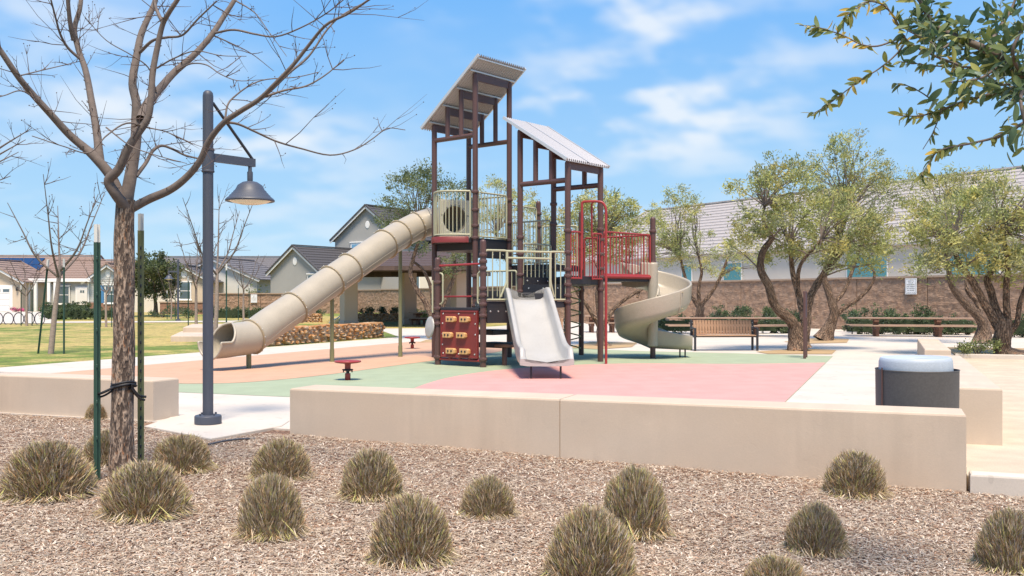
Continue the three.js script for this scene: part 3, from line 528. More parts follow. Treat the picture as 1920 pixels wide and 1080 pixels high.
  for (let k = 0; k < 4; k++) { const s = k / 3, a = G.clone().lerp(J, s), b = Mm.clone().lerp(L, s); const bm = obj('roof_beam', beam(up(a, h2(s) - 0.1), up(b, h2(s) - 0.1), 0.05, 0.19), M.post, S); obj('purlin', beam(up(a, h2(s) + 0.03).addScaledVector(B, -0.14), up(b, h2(s) + 0.03).addScaledVector(B, 0.2), 0.06, 0.035), M.tinframe, bm); }
  {
    const over = 0.36, low = 0.12, side = 0.2, sl = (4.72 - 5.6) / 1.42, c0 = from(G, -over, -side); c0.y = 5.6 + 0.075 - over * sl; const len = 1.42 + low + over, wid = 1.33 + 2 * side;
    const roof = obj('roof_sheet', tinRoof(c0, A, B, len, wid, len * sl, 22), M.tin, S);
    const q = (a, b) => { const p = c0.clone().addScaledVector(A, len * a).addScaledVector(B, wid * b); p.y += len * sl * a; return p; };
    for (const [p, s] of [[q(0, 0), q(1, 0)], [q(0, 1), q(1, 1)]]) obj('edge_trim', beam(p, s, 0.04, 0.07), M.tinframe, roof);
    obj('edge_trim', beam(q(0.985, 0), q(0.985, 1), 0.03, 0.035).translate(0, -0.035, 0), M.tinframe, roof);
    obj('seam_strip', beam(q(0, 0.5), q(1, 0.5), 0.03, 0.01).translate(0, 0.028, 0), M.tinframe, roof);
  }
  post(P1, 2.48, [0.18, 0.95, 1.1, 1.3, 1.9, 2.2]); post(P2, 2.84, [0.18, 1.15, 1.4, 1.6, 1.75, 2.2, 2.35, 2.5]); post(N, 3.9, [1.75, 2.05, 2.9, 3.3]); post(Q, 4.2, [1.45, 2.4, 3.5, 3.85]); post(SP, 3.62, [2.45, 3.25]);
  // decks
  function deck(pts, y, t = 0.16, name = 'deck', m = M.deck) { const c = V3(0, 0, 0); pts.forEach((p) => c.add(p)); c.multiplyScalar(1 / pts.length); return obj(name, prism(pts.map((p) => p.clone().lerp(c, 0.02)), y - t, y, 0.012), m, S); }
  deck([T1, E, F, D], 3.05, 0.3); deck([P2, J, G, E], 1.46, 0.14); deck([P1, P2, E, T1], 1.2, 0.14); deck([E, G, Mm, F], 1.72, 0.14); deck([F, Mm, N, Q], 2.4, 0.14); deck([J, L, N, Mm], 2.06, 0.2); deck([L, SP, N], 2.055, 0.1);
  function skirt(a, b, y0, y1) { const d = b.clone().sub(a).normalize(), p = a.clone().addScaledVector(d, 0.09), q = b.clone().addScaledVector(d, -0.09), k = obj('riser_panel', beam(up(p, (y0 + y1) / 2), up(q, (y0 + y1) / 2), 0.035, y1 - y0), M.deck, S), n = V3(-d.z, 0, d.x); if (n.z < 0) n.negate(); for (const t of [0.15, 0.5, 0.85]) { const s = p.clone().lerp(q, t).addScaledVector(n, 0.018); obj('bolt', lathe([[0, 0.01], [0.016, 0.008], [0.02, 0]], 8).rotateX(Math.PI / 2).rotateY(Math.atan2(n.x, n.z)).translate(s.x, y1 - 0.09, s.z), M.bolt, k); } }
  skirt(P2, P2.clone().lerp(J, 0.34), 0.98, 1.33); skirt(G, J, 1.47, 1.86); skirt(E, G, 1.47, 1.58); skirt(G, Mm, 1.73, 2.05); skirt(F, Mm, 1.86, 2.25); skirt(E, F, 2.55, 2.74); skirt(P2, E, 1.21, 1.45);
  obj('deck_edge', cyl(up(L, 2.07), up(SP, 2.07), 0.05, 0.05, 10), M.red, S);
  // barriers: a bent-tube frame is the part, its pickets are sub-parts
  function barrier(a, b, y0, y1, m, n, r = 0.018, inset = 0.11) {
    const d = b.clone().sub(a).normalize(), p = a.clone().addScaledVector(d, inset), q = b.clone().addScaledVector(d, -inset);
    const f = obj('barrier', [rod([up(p, y0), up(p, y1), up(q, y1), up(q, y0)], r * 1.25), cyl(up(p, y0 + 0.02), up(q, y0 + 0.02), r * 1.15)], m, S);
    for (let i = 1; i < n; i++) { const s = p.clone().lerp(q, i / n); obj('picket', cyl(up(s, y0 + 0.02), up(s, y1), r * 0.72, r * 0.72, 6), m, f); }
    return f;
  }
  barrier(E, F, 3.07, 4.2, M.olive, 9); barrier(D, F, 3.07, 4.2, M.olive, 9);
  barrier(F, Mm, 2.42, 3.5, M.olive, 9); barrier(F, Q, 2.9, 3.98, M.olive, 8); barrier(G, Mm, 1.74, 2.86, M.olive, 7); barrier(E, G, 1.48, 2.2, M.olive, 8); barrier(Q, N, 2.42, 3.5, M.olive, 9);
  const pj = (s) => P2.clone().lerp(J, s);
  barrier(P2, pj(0.3), 1.48, 2.6, M.olive, 3, 0.02, 0.05); barrier(pj(0.76), J, 1.48, 2.6, M.olive, 3, 0.02, 0.05);
  obj('slide_hood', [cyl(up(pj(0.26), 2.59), up(pj(0.8), 2.59), 0.026), cyl(up(pj(0.26), 2.44), up(pj(0.8), 2.44), 0.024), rod([up(pj(0.27), 2.59), up(pj(0.27), 1.9), up(pj(0.2), 1.56)], 0.024), rod([up(pj(0.79), 2.59), up(pj(0.79), 1.9), up(pj(0.83), 1.56)], 0.024)], M.olive, S);
  barrier(L, SP, 2.1, 3.15, M.red, 15); barrier(N, SP, 2.1, 3.15, M.red, 12);
  // two narrow red guards either side of the pole opening
  for (const [a, b] of [[J, J.clone().lerp(L, 0.36)], [J.clone().lerp(L, 0.66), L]]) barrier(a.clone().addScaledVector(A, 0.06), b.clone().addScaledVector(A, 0.06), 1.98, 3.08, M.red, 4, 0.018, 0.03);
  const pole = from(J.clone().lerp(L, 0.5), 0.6, 0.02);
  const poleTop = 3.8, back1 = J.clone().lerp(L, 0.36).addScaledVector(A, 0.06), back2 = J.clone().lerp(L, 0.66).addScaledVector(A, 0.06);
  const fp = obj('sliding_pole', [rod([up(pole, 0), up(pole, 1.2), up(pole, 2.4), up(pole, 3.62), up(pole.clone().lerp(back1, 0.12), poleTop - 0.03), up(pole.clone().lerp(back1, 0.4), poleTop), up(back1, poleTop), up(back1, poleTop - 0.3), up(back1, 2.2)], 0.03, 10)], M.red, S);
  obj('brace', rod([up(pole.clone().lerp(back1, 0.5), poleTop), up(back2, poleTop - 0.02), up(back2, poleTop - 0.3), up(back2, 3.0)], 0.024, 8), M.red, fp);
  // bowed balcony on the front of the tower
  {
    const out = B.clone().negate(), pts = [], y0 = 3.07, y1 = 4.22; for (let i = 0; i <= 16; i++) { const t = i / 16; pts.push(T1.clone().lerp(E, 0.05 + t * 0.88).addScaledVector(out, 0.08 + 0.42 * Math.sin(t * Math.PI))); }
    const f = obj('bowed_barrier', [rod(pts.map((p) => up(p, y1)), 0.024), rod(pts.map((p) => up(p, y0 + 0.06)), 0.024), cyl(up(pts[0], y0), up(pts[0], y1), 0.024), cyl(up(pts[16], y0), up(pts[16], y1), 0.024)], M.olive, S);
    for (let i = 1; i < 16; i++) obj('picket', cyl(up(pts[i], y0 + 0.05), up(pts[i], y1), 0.013, 0.013, 6), M.olive, f);
    const rim = obj('balcony_floor', prism([...pts.map((p) => p.clone().addScaledVector(out, 0.04)), E.clone().lerp(T1, 0.05), T1.clone().lerp(E, 0.05)], 2.93, 3.04), M.deck, S);
    obj('balcony_rim', rings16(pts.map((p) => p.clone().addScaledVector(out, 0.06))), M.redplastic, rim);
    function rings16(q) { return loft(q.map((p, i) => { const n = q[Math.min(16, i + 1)].clone().sub(q[Math.max(0, i - 1)]).normalize(), s = V3(n.z, 0, -n.x); return [[-0.03, 2.93], [0.03, 2.93], [0.03, 3.08], [-0.03, 3.08]].map(([a, y]) => up(p.clone().addScaledVector(s, a), y)); }), true, true); }
  }
  // entry panel of the tube slide, ribbed, with a round opening
  const mouth = T1.clone().lerp(D, 0.5), face = V3(0.5, 0, 0.866), mouthC = mouth.clone().add(V3(0.06, 0, 0.05));
  {
    const w = 0.86, h = 1.05, s = new THREE.Shape(); s.moveTo(-w / 2, 0); s.lineTo(w / 2, 0); s.lineTo(w / 2, h); s.lineTo(-w / 2, h); s.closePath(); const hole = new THREE.Path(); hole.absarc(0, 0.55, 0.36, 0, 2 * Math.PI, true); s.holes.push(hole);
    const g = new THREE.ExtrudeGeometry(s, { depth: 0.05, bevelEnabled: true, bevelSize: 0.012, bevelThickness: 0.012, bevelSegments: 2, curveSegments: 32 }), ry = Math.atan2(face.x, face.z);
    const pn = obj('entry_panel', g.rotateY(ry).translate(mouthC.x, 3.07, mouthC.z), M.panel, S);
    for (let i = 0; i < 7; i++) { const x = -0.375 + i * 0.125, c = Math.abs(x) < 0.39 ? Math.sqrt(0.1521 - x * x) : 0; const seg = c ? [[0.04, 0.55 - c], [0.55 + c, 1.02]] : [[0.04, 1.02]]; const gs = seg.filter(([a, b]) => b - a > 0.05).map(([a, b]) => rbox(0.06, b - a, 0.03, 0.01, x, (a + b) / 2, 0.068)); if (gs.length) obj('rib', gs.map((q) => q.rotateY(ry).translate(mouthC.x, 3.07, mouthC.z)), M.panel, pn); }
  }
  // ---- tube slide
  {
    const ts = new THREE.Group(); ts.name = 'tube_slide'; ts.userData.label = 'long tan enclosed tube slide with bolted ring collars'; S.add(ts);
    const P = [V3(mouthC.x, 3.62, mouthC.z), V3(mouthC.x - 0.2, 3.62, mouthC.z - 0.33), V3(-2.12, 3.6, -26.12), V3(-2.52, 3.46, -25.93), at(750.7, 440, 25.5), at(721.7, 458, 24.9), at(658, 501.7, 23.95), at(604, 539, 23.2), at(551.7, 576.7, 22.45), at(505, 608, 21.85), at(470, 631.5, 21.3), V3(-5.96, 0.645, -20.92), V3(-6.12, 0.625, -20.68), V3(-6.32, 0.62, -20.38)];
    const curve = new THREE.CatmullRomCurve3(P, false, 'centripetal'), len = curve.getLength(), NP = 240, pts = curve.getSpacedPoints(NP), r = 0.365;
    const near = (px, py) => { let b = 0, bd = 1e9; pts.forEach((p, i) => { const d = Math.hypot(CX + FOCAL * p.x / -p.z - px, HY - FOCAL * (p.y - EYE) / -p.z - py); if (d < bd) { bd = d; b = i; } }); return b; };
    const ks = [0, near(805, 408), near(780.7, 421.7), near(750.7, 440), near(721.7, 458), near(658, 501.7), near(623, 525), near(551.7, 576.7), near(470, 631.7)];
    const frame = (i) => { const t = pts[Math.min(i + 1, NP)].clone().sub(pts[Math.max(i - 1, 0)]).normalize(), s = t.clone().cross(V3(0, 1, 0)).normalize(); return [t, s, s.clone().cross(t)]; };
    const ring = (i, rr, n = 36, open = 0) => { const [t, s, u] = frame(i), a = []; for (let k = 0; k <= n; k++) { const f = Math.PI / 2 + open + (2 * Math.PI - 2 * open) * k / n; a.push(pts[i].clone().addScaledVector(s, Math.cos(f) * rr).addScaledVector(u, Math.sin(f) * rr)); } return a; };
    const shell = (i0, i1, open) => { const a = [], step = Math.max(1, Math.floor((i1 - i0) / 24)); for (let i = i0; ; i += step) { const j = Math.min(i, i1), o = open ? open((j - i0) / (i1 - i0)) : 0, out = ring(j, r, 36, o), inn = ring(j, r - 0.018, 36, o).reverse(); a.push([...out, ...inn]); if (j === i1) break; } return loft(a, true, false); };
    for (let i = 0; i < ks.length - 1; i++) obj('tube_section', shell(ks[i], ks[i + 1]), M.tan, ts);
    const e0 = ks[8], eN = NP, open = (t) => t < 0.42 ? 0.0 : lerp(0.0, 1.62, sstep(0.42, 0.78, t));
    const ex = obj('exit_chute', shell(e0, eN, open), M.tan, ts);
    const edge = (sgn) => { const a = []; for (let i = e0 + Math.round((eN - e0) * 0.43); i <= eN; i += 1) { const t = (i - e0) / (eN - e0), [tt, s, u] = frame(i), f = Math.PI / 2 + sgn * open(t); a.push(pts[i].clone().addScaledVector(s, Math.cos(f) * r).addScaledVector(u, Math.sin(f) * r)); } return a; };
    const lip = []; { const [t, s, u] = frame(NP); for (let k = 0; k <= 16; k++) { const f = Math.PI / 2 + 1.62 + (2 * Math.PI - 3.24) * k / 16; lip.push(pts[NP].clone().addScaledVector(s, Math.cos(f) * r).addScaledVector(u, Math.sin(f) * r)); } }
    obj('rolled_rim', new THREE.TubeGeometry(new THREE.CatmullRomCurve3([...edge(1), ...lip.slice(1, -1), ...edge(-1).reverse()]), 160, 0.026, 8), M.tan, ex);
    for (let i = 1; i < ks.length; i++) {
      const k = ks[i], [t, s, u] = frame(k), g = new THREE.TorusGeometry(r + 0.012, 0.03, 8, 40), q = new THREE.Quaternion().setFromRotationMatrix(new THREE.Matrix4().makeBasis(s, u, t.clone().negate()));
      g.scale(1, 1, 0.75); g.applyQuaternion(q); g.translate(pts[k].x, pts[k].y, pts[k].z); obj('collar_ring', g, i === 1 ? M.tan : M.tanrim, ts);
      const bolts = []; for (let b = 0; b < 14; b++) { const a = b / 14 * 6.283, p = pts[k].clone().addScaledVector(s, Math.cos(a) * (r + 0.04)).addScaledVector(u, Math.sin(a) * (r + 0.04)); const sp = new THREE.SphereGeometry(0.014, 6, 5); sp.translate(p.x, p.y, p.z); bolts.push(sp); } obj('collar_bolts', bolts, M.bolt, ts);
    }
    for (let i = 0; i < ks.length - 1; i++) if (ks[i + 1] - ks[i] > 8) { const a = [], b = []; for (let k = ks[i] + 1; k < ks[i + 1]; k += 3) { const [t, s, u] = frame(k); for (const [arr, f] of [[a, 0.35], [b, Math.PI - 0.35]]) arr.push(pts[k].clone().addScaledVector(s, Math.cos(f) * (r + 0.001)).addScaledVector(u, -Math.sin(f) * (r + 0.001))); } for (const q of [a, b]) if (q.length > 2) obj('mould_seam', new THREE.TubeGeometry(new THREE.CatmullRomCurve3(q), 20, 0.006, 5), M.tan, ts); }
    for (const [px, py, k] of [[474, 690, ks[8] + 2], [624, 678, ks[6]], [753, 668, ks[3]]]) { const p = pts[Math.min(k, NP)]; obj('leg', [cyl(V3(p.x, 0, p.z), V3(p.x, p.y - r + 0.02, p.z), 0.047, 0.047, 14), cyl(V3(p.x, 0, p.z), V3(p.x, 0.3, p.z), 0.056, 0.056, 14)], mat(rgb(0.20, 0.205, 0.105), 0.45), ts); }
  }
  // ---- wide open slide at the front
  {
    const path = smooth([V3(0.33, 1.5, -22.15), V3(0.35, 1.5, -21.95), V3(0.375, 1.42, -21.7), V3(0.44, 1.1, -21.05), V3(0.52, 0.70, -20.2), V3(0.58, 0.42, -19.5), V3(0.62, 0.335, -19.0), V3(0.645, 0.325, -18.6), V3(0.66, 0.30, -18.3)], 60);
    const w = 0.49, sec = (t) => { const hgt = 0.19 * sstep(1.0, 0.9, t) + 0.09, flare = 0.02; return [[-w - flare, -0.03], [-w - flare, hgt - 0.03], [-w - 0.005, hgt], [-w + 0.05, hgt], [-w + 0.09, hgt - 0.05], [-w + 0.11, 0.06], [-w + 0.18, 0.012], [-0.2, 0], [0, -0.004], [0.2, 0], [w - 0.18, 0.012], [w - 0.11, 0.06], [w - 0.09, hgt - 0.05], [w - 0.05, hgt], [w + 0.005, hgt], [w + flare, hgt - 0.03], [w + flare, -0.03], [w - 0.12, -0.05], [0, -0.055], [-w + 0.12, -0.05]]; };
    const sl = obj('open_slide', sweep(path, sec, true, true), M.cream, S); sl.userData.label = 'wide off-white open slide facing the camera';
    for (const x of [-0.28, 0.28]) obj('leg', cyl(V3(0.64 + x, 0, -18.4), V3(0.64 + x, 0.28, -18.4), 0.02), M.deck, sl);
    obj('top_step', rbox(0.95, 0.2, 0.06, 0.02, 0.33, 1.56, -22.2), M.deck, sl);
  }
  // ---- spiral slide round its post
  {
    const sp = new THREE.Group(); sp.name = 'spiral_slide'; sp.userData.label = 'tan spiral slide wound around a post'; S.add(sp);
    const rings = [], n = 90, prof = (h) => [[0.1, 0.34], [0.14, 0.36], [0.17, 0.3], [0.2, 0.05], [0.3, 0.0], [0.55, -0.02], [0.76, 0.03], [0.87, 0.16], [0.915, h - 0.04], [0.94, h], [0.975, h], [0.99, h - 0.03], [0.965, 0.06], [0.88, -0.12], [0.55, -0.17], [0.25, -0.14], [0.1, -0.05]];
    const at0 = (phi, y, h) => prof(h).map(([q, dy]) => V3(SP.x + q * Math.sin(phi), y + dy, SP.z - q * Math.cos(phi)));
    const p0 = -0.95, p1 = 2 * Math.PI; for (let i = 0; i <= n; i++) { const t = i / n, phi = lerp(p0, p1, t), y = 1.98 - 1.58 * (t < 0.08 ? t * 0.3 : 0.024 + (t - 0.08) * 1.06); rings.push(at0(phi, y, lerp(0.5, 0.42, t))); }
    const upper = Math.round(n * 0.48);
    obj('chute', loft(rings.slice(0, upper + 1), true, true), M.tan, sp); obj('chute', loft(rings.slice(upper), true, true), M.tan, sp);
    for (const k of [upper]) { const q = rings[k]; obj('flange', new THREE.TubeGeometry(new THREE.CatmullRomCurve3(q.slice(9, 16)), 20, 0.014, 6), M.tan, sp); for (const f of [10, 12]) { const c = q[f].clone(); for (const s of [-0.04]) { const b = new THREE.SphereGeometry(0.022, 8, 6); const dir = c.clone().sub(SP).setY(0).normalize(); b.translate(c.x + dir.x * 0.004 + dir.z * 0.05, c.y - 0.06, c.z + dir.z * 0.004); obj('bolt', b, M.tanrim, sp); } } }
    const endY = 1.98 - 1.58 * (0.024 + 0.92 * 1.06), ex = []; for (let i = 0; i <= 14; i++) { const t = i / 14, h = lerp(0.42, 0.2, sstep(0, 0.9, t)); ex.push(prof(h).map(([q, dy]) => V3(SP.x + t * 1.05, endY + lerp(0, -0.05, t) + (q < 0.2 ? dy * lerp(1, 0.6, t) : dy), SP.z - lerp(q, 0.08 + q * 0.9, t)))); }
    const ec = obj('exit_chute', loft(ex, true, true), M.tan, sp);
    obj('column_sleeve', lathe([[0, 0.3], [0.115, 0.3], [0.13, 0.34], [0.13, 2.4], [0.11, 2.45], [0, 2.45]], 24, SP.x, 0, SP.z), M.tan, sp);
    obj('entry_shield', rbox(0.36, 0.42, 0.1, 0.04, SP.x - 0.2, 2.24, SP.z + 0.12, 0.6), M.tan, sp);
    for (const x of [0.78, 0.88]) obj('leg', cyl(V3(SP.x + x, 0, SP.z - 0.5 + (x - 0.78) * 2), V3(SP.x + x, endY - 0.1, SP.z - 0.5 + (x - 0.78) * 2), 0.02), M.deck, ec);
  }
  // ---- red climbing panel with six holds
  {
    const d = P2.clone().sub(P1), L0 = d.length(), ry = Math.atan2(-d.z, d.x), c = P1.clone().lerp(P2, 0.5), put = (g) => g.rotateY(ry).translate(c.x, 0, c.z);
    const pn = obj('climbing_panel', put(rbox(L0 - 0.3, 1.0, 0.05, 0.012, 0, 0.72, 0.02)), M.redplastic, S);
    obj('panel_frame', [[0, 0.21, L0 - 0.26, 0.05], [0, 1.235, L0 - 0.26, 0.04], [-(L0 - 0.3) / 2, 0.72, 0.035, 1.06], [(L0 - 0.3) / 2, 0.72, 0.035, 1.06]].map(([x, y, w, h]) => put(rbox(w, h, 0.08, 0.012, x, y, 0.02))), M.redplastic, pn);
    for (let k = 0; k < 3; k++) for (let j = 0; j < 2; j++) { const x = -0.2 + j * 0.42 - (k === 1 ? 0.1 : 0), y = 1.06 - k * 0.36, hs = new THREE.Shape(); hs.moveTo(-0.13, -0.055); hs.lineTo(0.09, -0.055); hs.lineTo(0.13, -0.03); hs.lineTo(0.13, 0.03); hs.lineTo(0.09, 0.055); hs.lineTo(-0.13, 0.055); hs.closePath(); const g = new THREE.ExtrudeGeometry(hs, { depth: 0.07, bevelEnabled: true, bevelSize: 0.008, bevelThickness: 0.008, bevelSegments: 1 }); const hd = obj('hand_hold', put(g.translate(x, y, 0.045)), M.hold, pn); for (const q of [-0.06, 0.04]) obj('bolt', put(lathe([[0, 0.012], [0.022, 0.01], [0.026, 0]], 10).rotateX(Math.PI / 2).translate(x + q, y, 0.124)), M.deck, hd); }
    for (const [x, y] of [[-0.48, 1.18], [0, 1.18], [0.48, 1.18], [-0.5, 0.72], [0.5, 0.72], [-0.48, 0.28], [0, 0.28], [0.48, 0.28], [-0.5, 0.48], [-0.5, 0.96], [0.5, 0.96]]) obj('bolt', put(lathe([[0, 0.012], [0.016, 0.01], [0.02, 0]], 8).rotateX(Math.PI / 2).translate(x, y, 0.047)), M.bolt, pn);
    obj('floor_bar', cyl(up(P1, 0.14), up(P2, 0.14), 0.03), M.red, S);
    for (const x of [-0.3, 0, 0.3]) obj('clip', put(rbox(0.06, 0.08, 0.06, 0.01, x, 0.175, 0)), M.redplastic, S);
    obj('panel_top_rail', put(rbox(L0 - 0.2, 0.07, 0.12, 0.015, 0, 1.29, -0.04)), M.deck, S);
    obj('hand_rail', cyl(up(P1, 2.28), up(P2, 2.3), 0.026), M.red, S); obj('hand_rail', cyl(up(T1, 1.58), up(E, 1.58), 0.024), M.red, S);
    for (const [p, s] of [[P1, 1], [P2, -1]]) { const o2 = p.clone().addScaledVector(d.clone().normalize(), s * 0.16); obj('grab_handle', rod([up(p, 2.12), up(o2, 2.1), up(o2, 1.9), up(o2, 1.55), up(o2, 1.42), up(p, 1.38)], 0.02), M.olive, S); }
    const a = P1.clone().add(V3(-0.12, 0, 0.02)); obj('grab_handle', cyl(up(a, 1.2), up(a, 1.95), 0.02), M.olive, S);
    const wp = obj('play_wheel', lathe([[0, 0.03], [0.2, 0.02], [0.26, 0], [0.2, -0.02], [0, -0.03]], 24).rotateZ(Math.PI / 2 - 0.1).rotateY(0.5).translate(P1.x - 0.2, 0.86, P1.z - 0.12), M.cream, S); obj('axle', cyl(V3(P1.x - 0.2, 0.86, P1.z - 0.12), up(P1, 0.86), 0.02), M.deck, wp);
  }
  // ---- transfer steps under the front deck
  {
    const c = V3(-0.25, 0, -22.9); for (const [y, k, w] of [[0.42, 0, 0.75], [0.72, 0.5, 0.7], [1.02, 1, 0.7]]) { const st = obj('transfer_step', rbox(w, 0.12, 0.62, 0.02, c.x - 0.1 - k * 0.35, y, c.z - 0.45 - k * 0.3, -0.7), M.deck, S); }
    const bs = obj('step_seat', rbox(0.42, 0.07, 0.3, 0.02, -0.16, 0.45, -22.2, -0.3), M.timber, S); obj('leg', cyl(V3(-0.17, 0, -22.2), V3(-0.17, 0.42, -22.2), 0.06, 0.06, 12), M.post, bs);
    const k = thing; const cx = 1.62, cz = -25.9, hp = []; for (let i = 0; i <= 90; i++) { const t = i / 90, a = t * 6 * 2 * Math.PI; hp.push(V3(cx + 0.2 * Math.cos(a), 0.2 + t * 1.9, cz + 0.2 * Math.sin(a))); }
    const co = obj('coil_climber', new THREE.TubeGeometry(new THREE.CatmullRomCurve3(hp), 260, 0.018, 6), mat(rgb(0.2, 0.25, 0.1), 0.45), S); obj('coil_pole', cyl(V3(cx - 0.2, 0, cz), V3(cx - 0.2, 2.1, cz), 0.028), mat(rgb(0.2, 0.25, 0.1), 0.45), co);
    obj('arch_rail', rod([V3(1.45, 2.4, -25.3), V3(1.45, 3.8, -25.3), V3(1.5, 4.0, -25.34), V3(1.62, 4.06, -25.4)], 0.024), M.olive, S);
  }
}
// ---------------------------------------------------------------- spinning seats
function spinner(label, p) {
  const o = thing('spinner_seat', label, 'spinner', [p.x, 0.008, p.z], 0, 'red spinner seats');
  obj('foot', lathe([[0, 0], [0.052, 0], [0.052, 0.12], [0.045, 0.125], [0, 0.125]], 18), M.red, o);
  obj('bearing', lathe([[0.03, 0.12], [0.03, 0.16], [0.09, 0.175], [0.105, 0.185], [0.1, 0.2], [0.05, 0.205]], 18), M.deck, o);
  obj('stem', lathe([[0.055, 0.2], [0.055, 0.28], [0.07, 0.31]], 18), M.red, o);
  obj('dish', lathe([[0, 0.30], [0.1, 0.302], [0.2, 0.315], [0.238, 0.325], [0.25, 0.34], [0.24, 0.357], [0.22, 0.352], [0.18, 0.335], [0, 0.325]], 32), M.red, o);
  const bl = []; for (let k = 0; k < 4; k++) bl.push(cyl(V3(0.08 * Math.cos(k * 1.57), 0.14, 0.08 * Math.sin(k * 1.57)), V3(0.08 * Math.cos(k * 1.57), 0.18, 0.08 * Math.sin(k * 1.57)), 0.012)); obj('bolts', bl, M.deck, o);
}
spinner('red round spinner seat in front, on the peach and green surface', on(652, 713));
spinner('red round spinner seat farther back, left of the climbing panel', on(773, 654));

// ================================================================ lamp posts
function lampPost(label, p, height, armDir, scale = 1) {
  const o = thing('lamp_post', label, 'lamp post', [p.x, p.y, p.z], 0, 'bell lamp posts'); o.scale.setScalar(scale);
  obj('base', lathe([[0, 0], [0.155, 0], [0.158, 0.01], [0.158, 0.09], [0.148, 0.105], [0.07, 0.11], [0, 0.11]], 28), M.lamp, o);
  const bolts = []; for (let k = 0; k < 4; k++) { const a = k * 1.57 + 0.6; bolts.push(cyl(V3(0.115 * Math.cos(a), 0.1, 0.115 * Math.sin(a)), V3(0.115 * Math.cos(a), 0.13, 0.115 * Math.sin(a)), 0.012)); } obj('anchor_bolts', bolts, M.lamp, o);
  obj('pole', lathe([[0.062, 0.05], [0.062, height - 0.07], [0.056, height - 0.03], [0.035, height - 0.006], [0, height]], 24), M.lamp, o);
  const ya = height - 0.8; obj('arm_sleeve', lathe([[0.062, ya - 0.19], [0.071, ya - 0.18], [0.071, ya + 0.1], [0.062, ya + 0.11]], 24), M.lamp, o); obj('sleeve_band', [lathe([[0.07, ya - 0.185], [0.076, ya - 0.18], [0.076, ya - 0.165], [0.07, ya - 0.16]], 24), lathe([[0.07, ya + 0.07], [0.076, ya + 0.075], [0.076, ya + 0.09], [0.07, ya + 0.095]], 24)], M.lamp, o);
  const e = armDir.clone(); obj('arm', beam(V3(0, ya, 0), V3(e.x, ya, e.z), 0.05, 0.1), M.lamp, o);
  obj('brace', cyl(V3(e.x * 0.1, height - 0.14, e.z * 0.1), V3(e.x * 0.96, ya + 0.04, e.z * 0.96), 0.018), M.iron, o);
  const hx = e.x * 0.9, hz = e.z * 0.9; obj('stem', lathe([[0.03, -0.24], [0.035, -0.22], [0.035, -0.12], [0.024, -0.11], [0.024, -0.04]], 16, hx, ya, hz), M.lamp, o);
  const bell = obj('bell_shade', lathe([[0.02, -0.23], [0.09, -0.245], [0.15, -0.285], [0.178, -0.34], [0.2, -0.36], [0.206, -0.375], [0.222, -0.385], [0.228, -0.4], [0.246, -0.41], [0.252, -0.425], [0.285, -0.45], [0.302, -0.47], [0.3, -0.485], [0.285, -0.49], [0.26, -0.47], [0.22, -0.44]], 40, hx, ya, hz), M.lamp, o);
  obj('lens', lathe([[0.262, -0.478], [0.2, -0.505], [0.12, -0.522], [0, -0.53]], 32, hx, ya, hz), M.lens, bell);
  return o;
}
{ const p = on(390, 796.5); lampPost('near dark grey lamp post with bell shade on the concrete pad', V3(p.x, 0.012, p.z), 4.0, V3(0.42, 0, -0.52)); }
lampPost('distant grey lamp post standing across the lawn beside the round tree', at(334, 602, 63).setY(0.12), 4.0, V3(-0.62, 0, 0.1));

// ================================================================ bare foreground tree, its stakes and straps
function wiggle(pts, r, a) { return pts.map((p, i) => i && i < pts.length - 1 ? V3(p.x + (r() - 0.5) * a, p.y + (r() - 0.5) * a, p.z + (r() - 0.5) * a) : p); }
function twigsOn(path, n, len, rad, r, out, t0 = 0.15) {       // thin side twigs, each with a few twiglets
  for (let i = 0; i < n; i++) {
    const t = lerp(t0, 1, r()), k = Math.min(path.length - 2, Math.floor(t * (path.length - 1))), b = path[k], dir = path[k + 1].clone().sub(b).normalize();
    const side = V3(r() - 0.5, (r() - 0.4) * 0.8, r() - 0.5).normalize().addScaledVector(dir, 0.35 + r() * 0.4).normalize(), L = len * (0.25 + r() * r() * 1.1), bend = V3((r() - 0.5) * 0.7, (r() - 0.35) * 0.6, (r() - 0.5) * 0.7);
    const q = [b]; for (let s = 1; s <= 4; s++) q.push(b.clone().addScaledVector(side, L * s / 4).addScaledVector(bend, L * (s / 4) ** 2 * 0.6).add(V3((r() - 0.5) * 0.03 * L, (r() - 0.5) * 0.03 * L, 0)));
    out.push(taper(q, (x) => rad * (1 - 0.75 * x), 4));
    const m = Math.floor(r() * 4); for (let j = 0; j < m; j++) { const c = q[1 + Math.floor(r() * 3)], s2 = side.clone().add(V3((r() - 0.5) * 1.6, (r() - 0.4) * 1.3, (r() - 0.5) * 1.6)).normalize(), l2 = L * (0.2 + r() * 0.35); out.push(taper([c, c.clone().addScaledVector(s2, l2 * 0.5), c.clone().addScaledVector(s2, l2).add(V3(0, l2 * 0.12, 0))], (x) => rad * 0.6 * (1 - 0.7 * x), 4)); if (r() < 0.7) { const e = c.clone().addScaledVector(s2, l2).add(V3(0, l2 * 0.12, 0)); const bud = new THREE.OctahedronGeometry(rad * 1.5); bud.translate(e.x, e.y, e.z); const bg = bud; out.push(bg); } }
  }
}
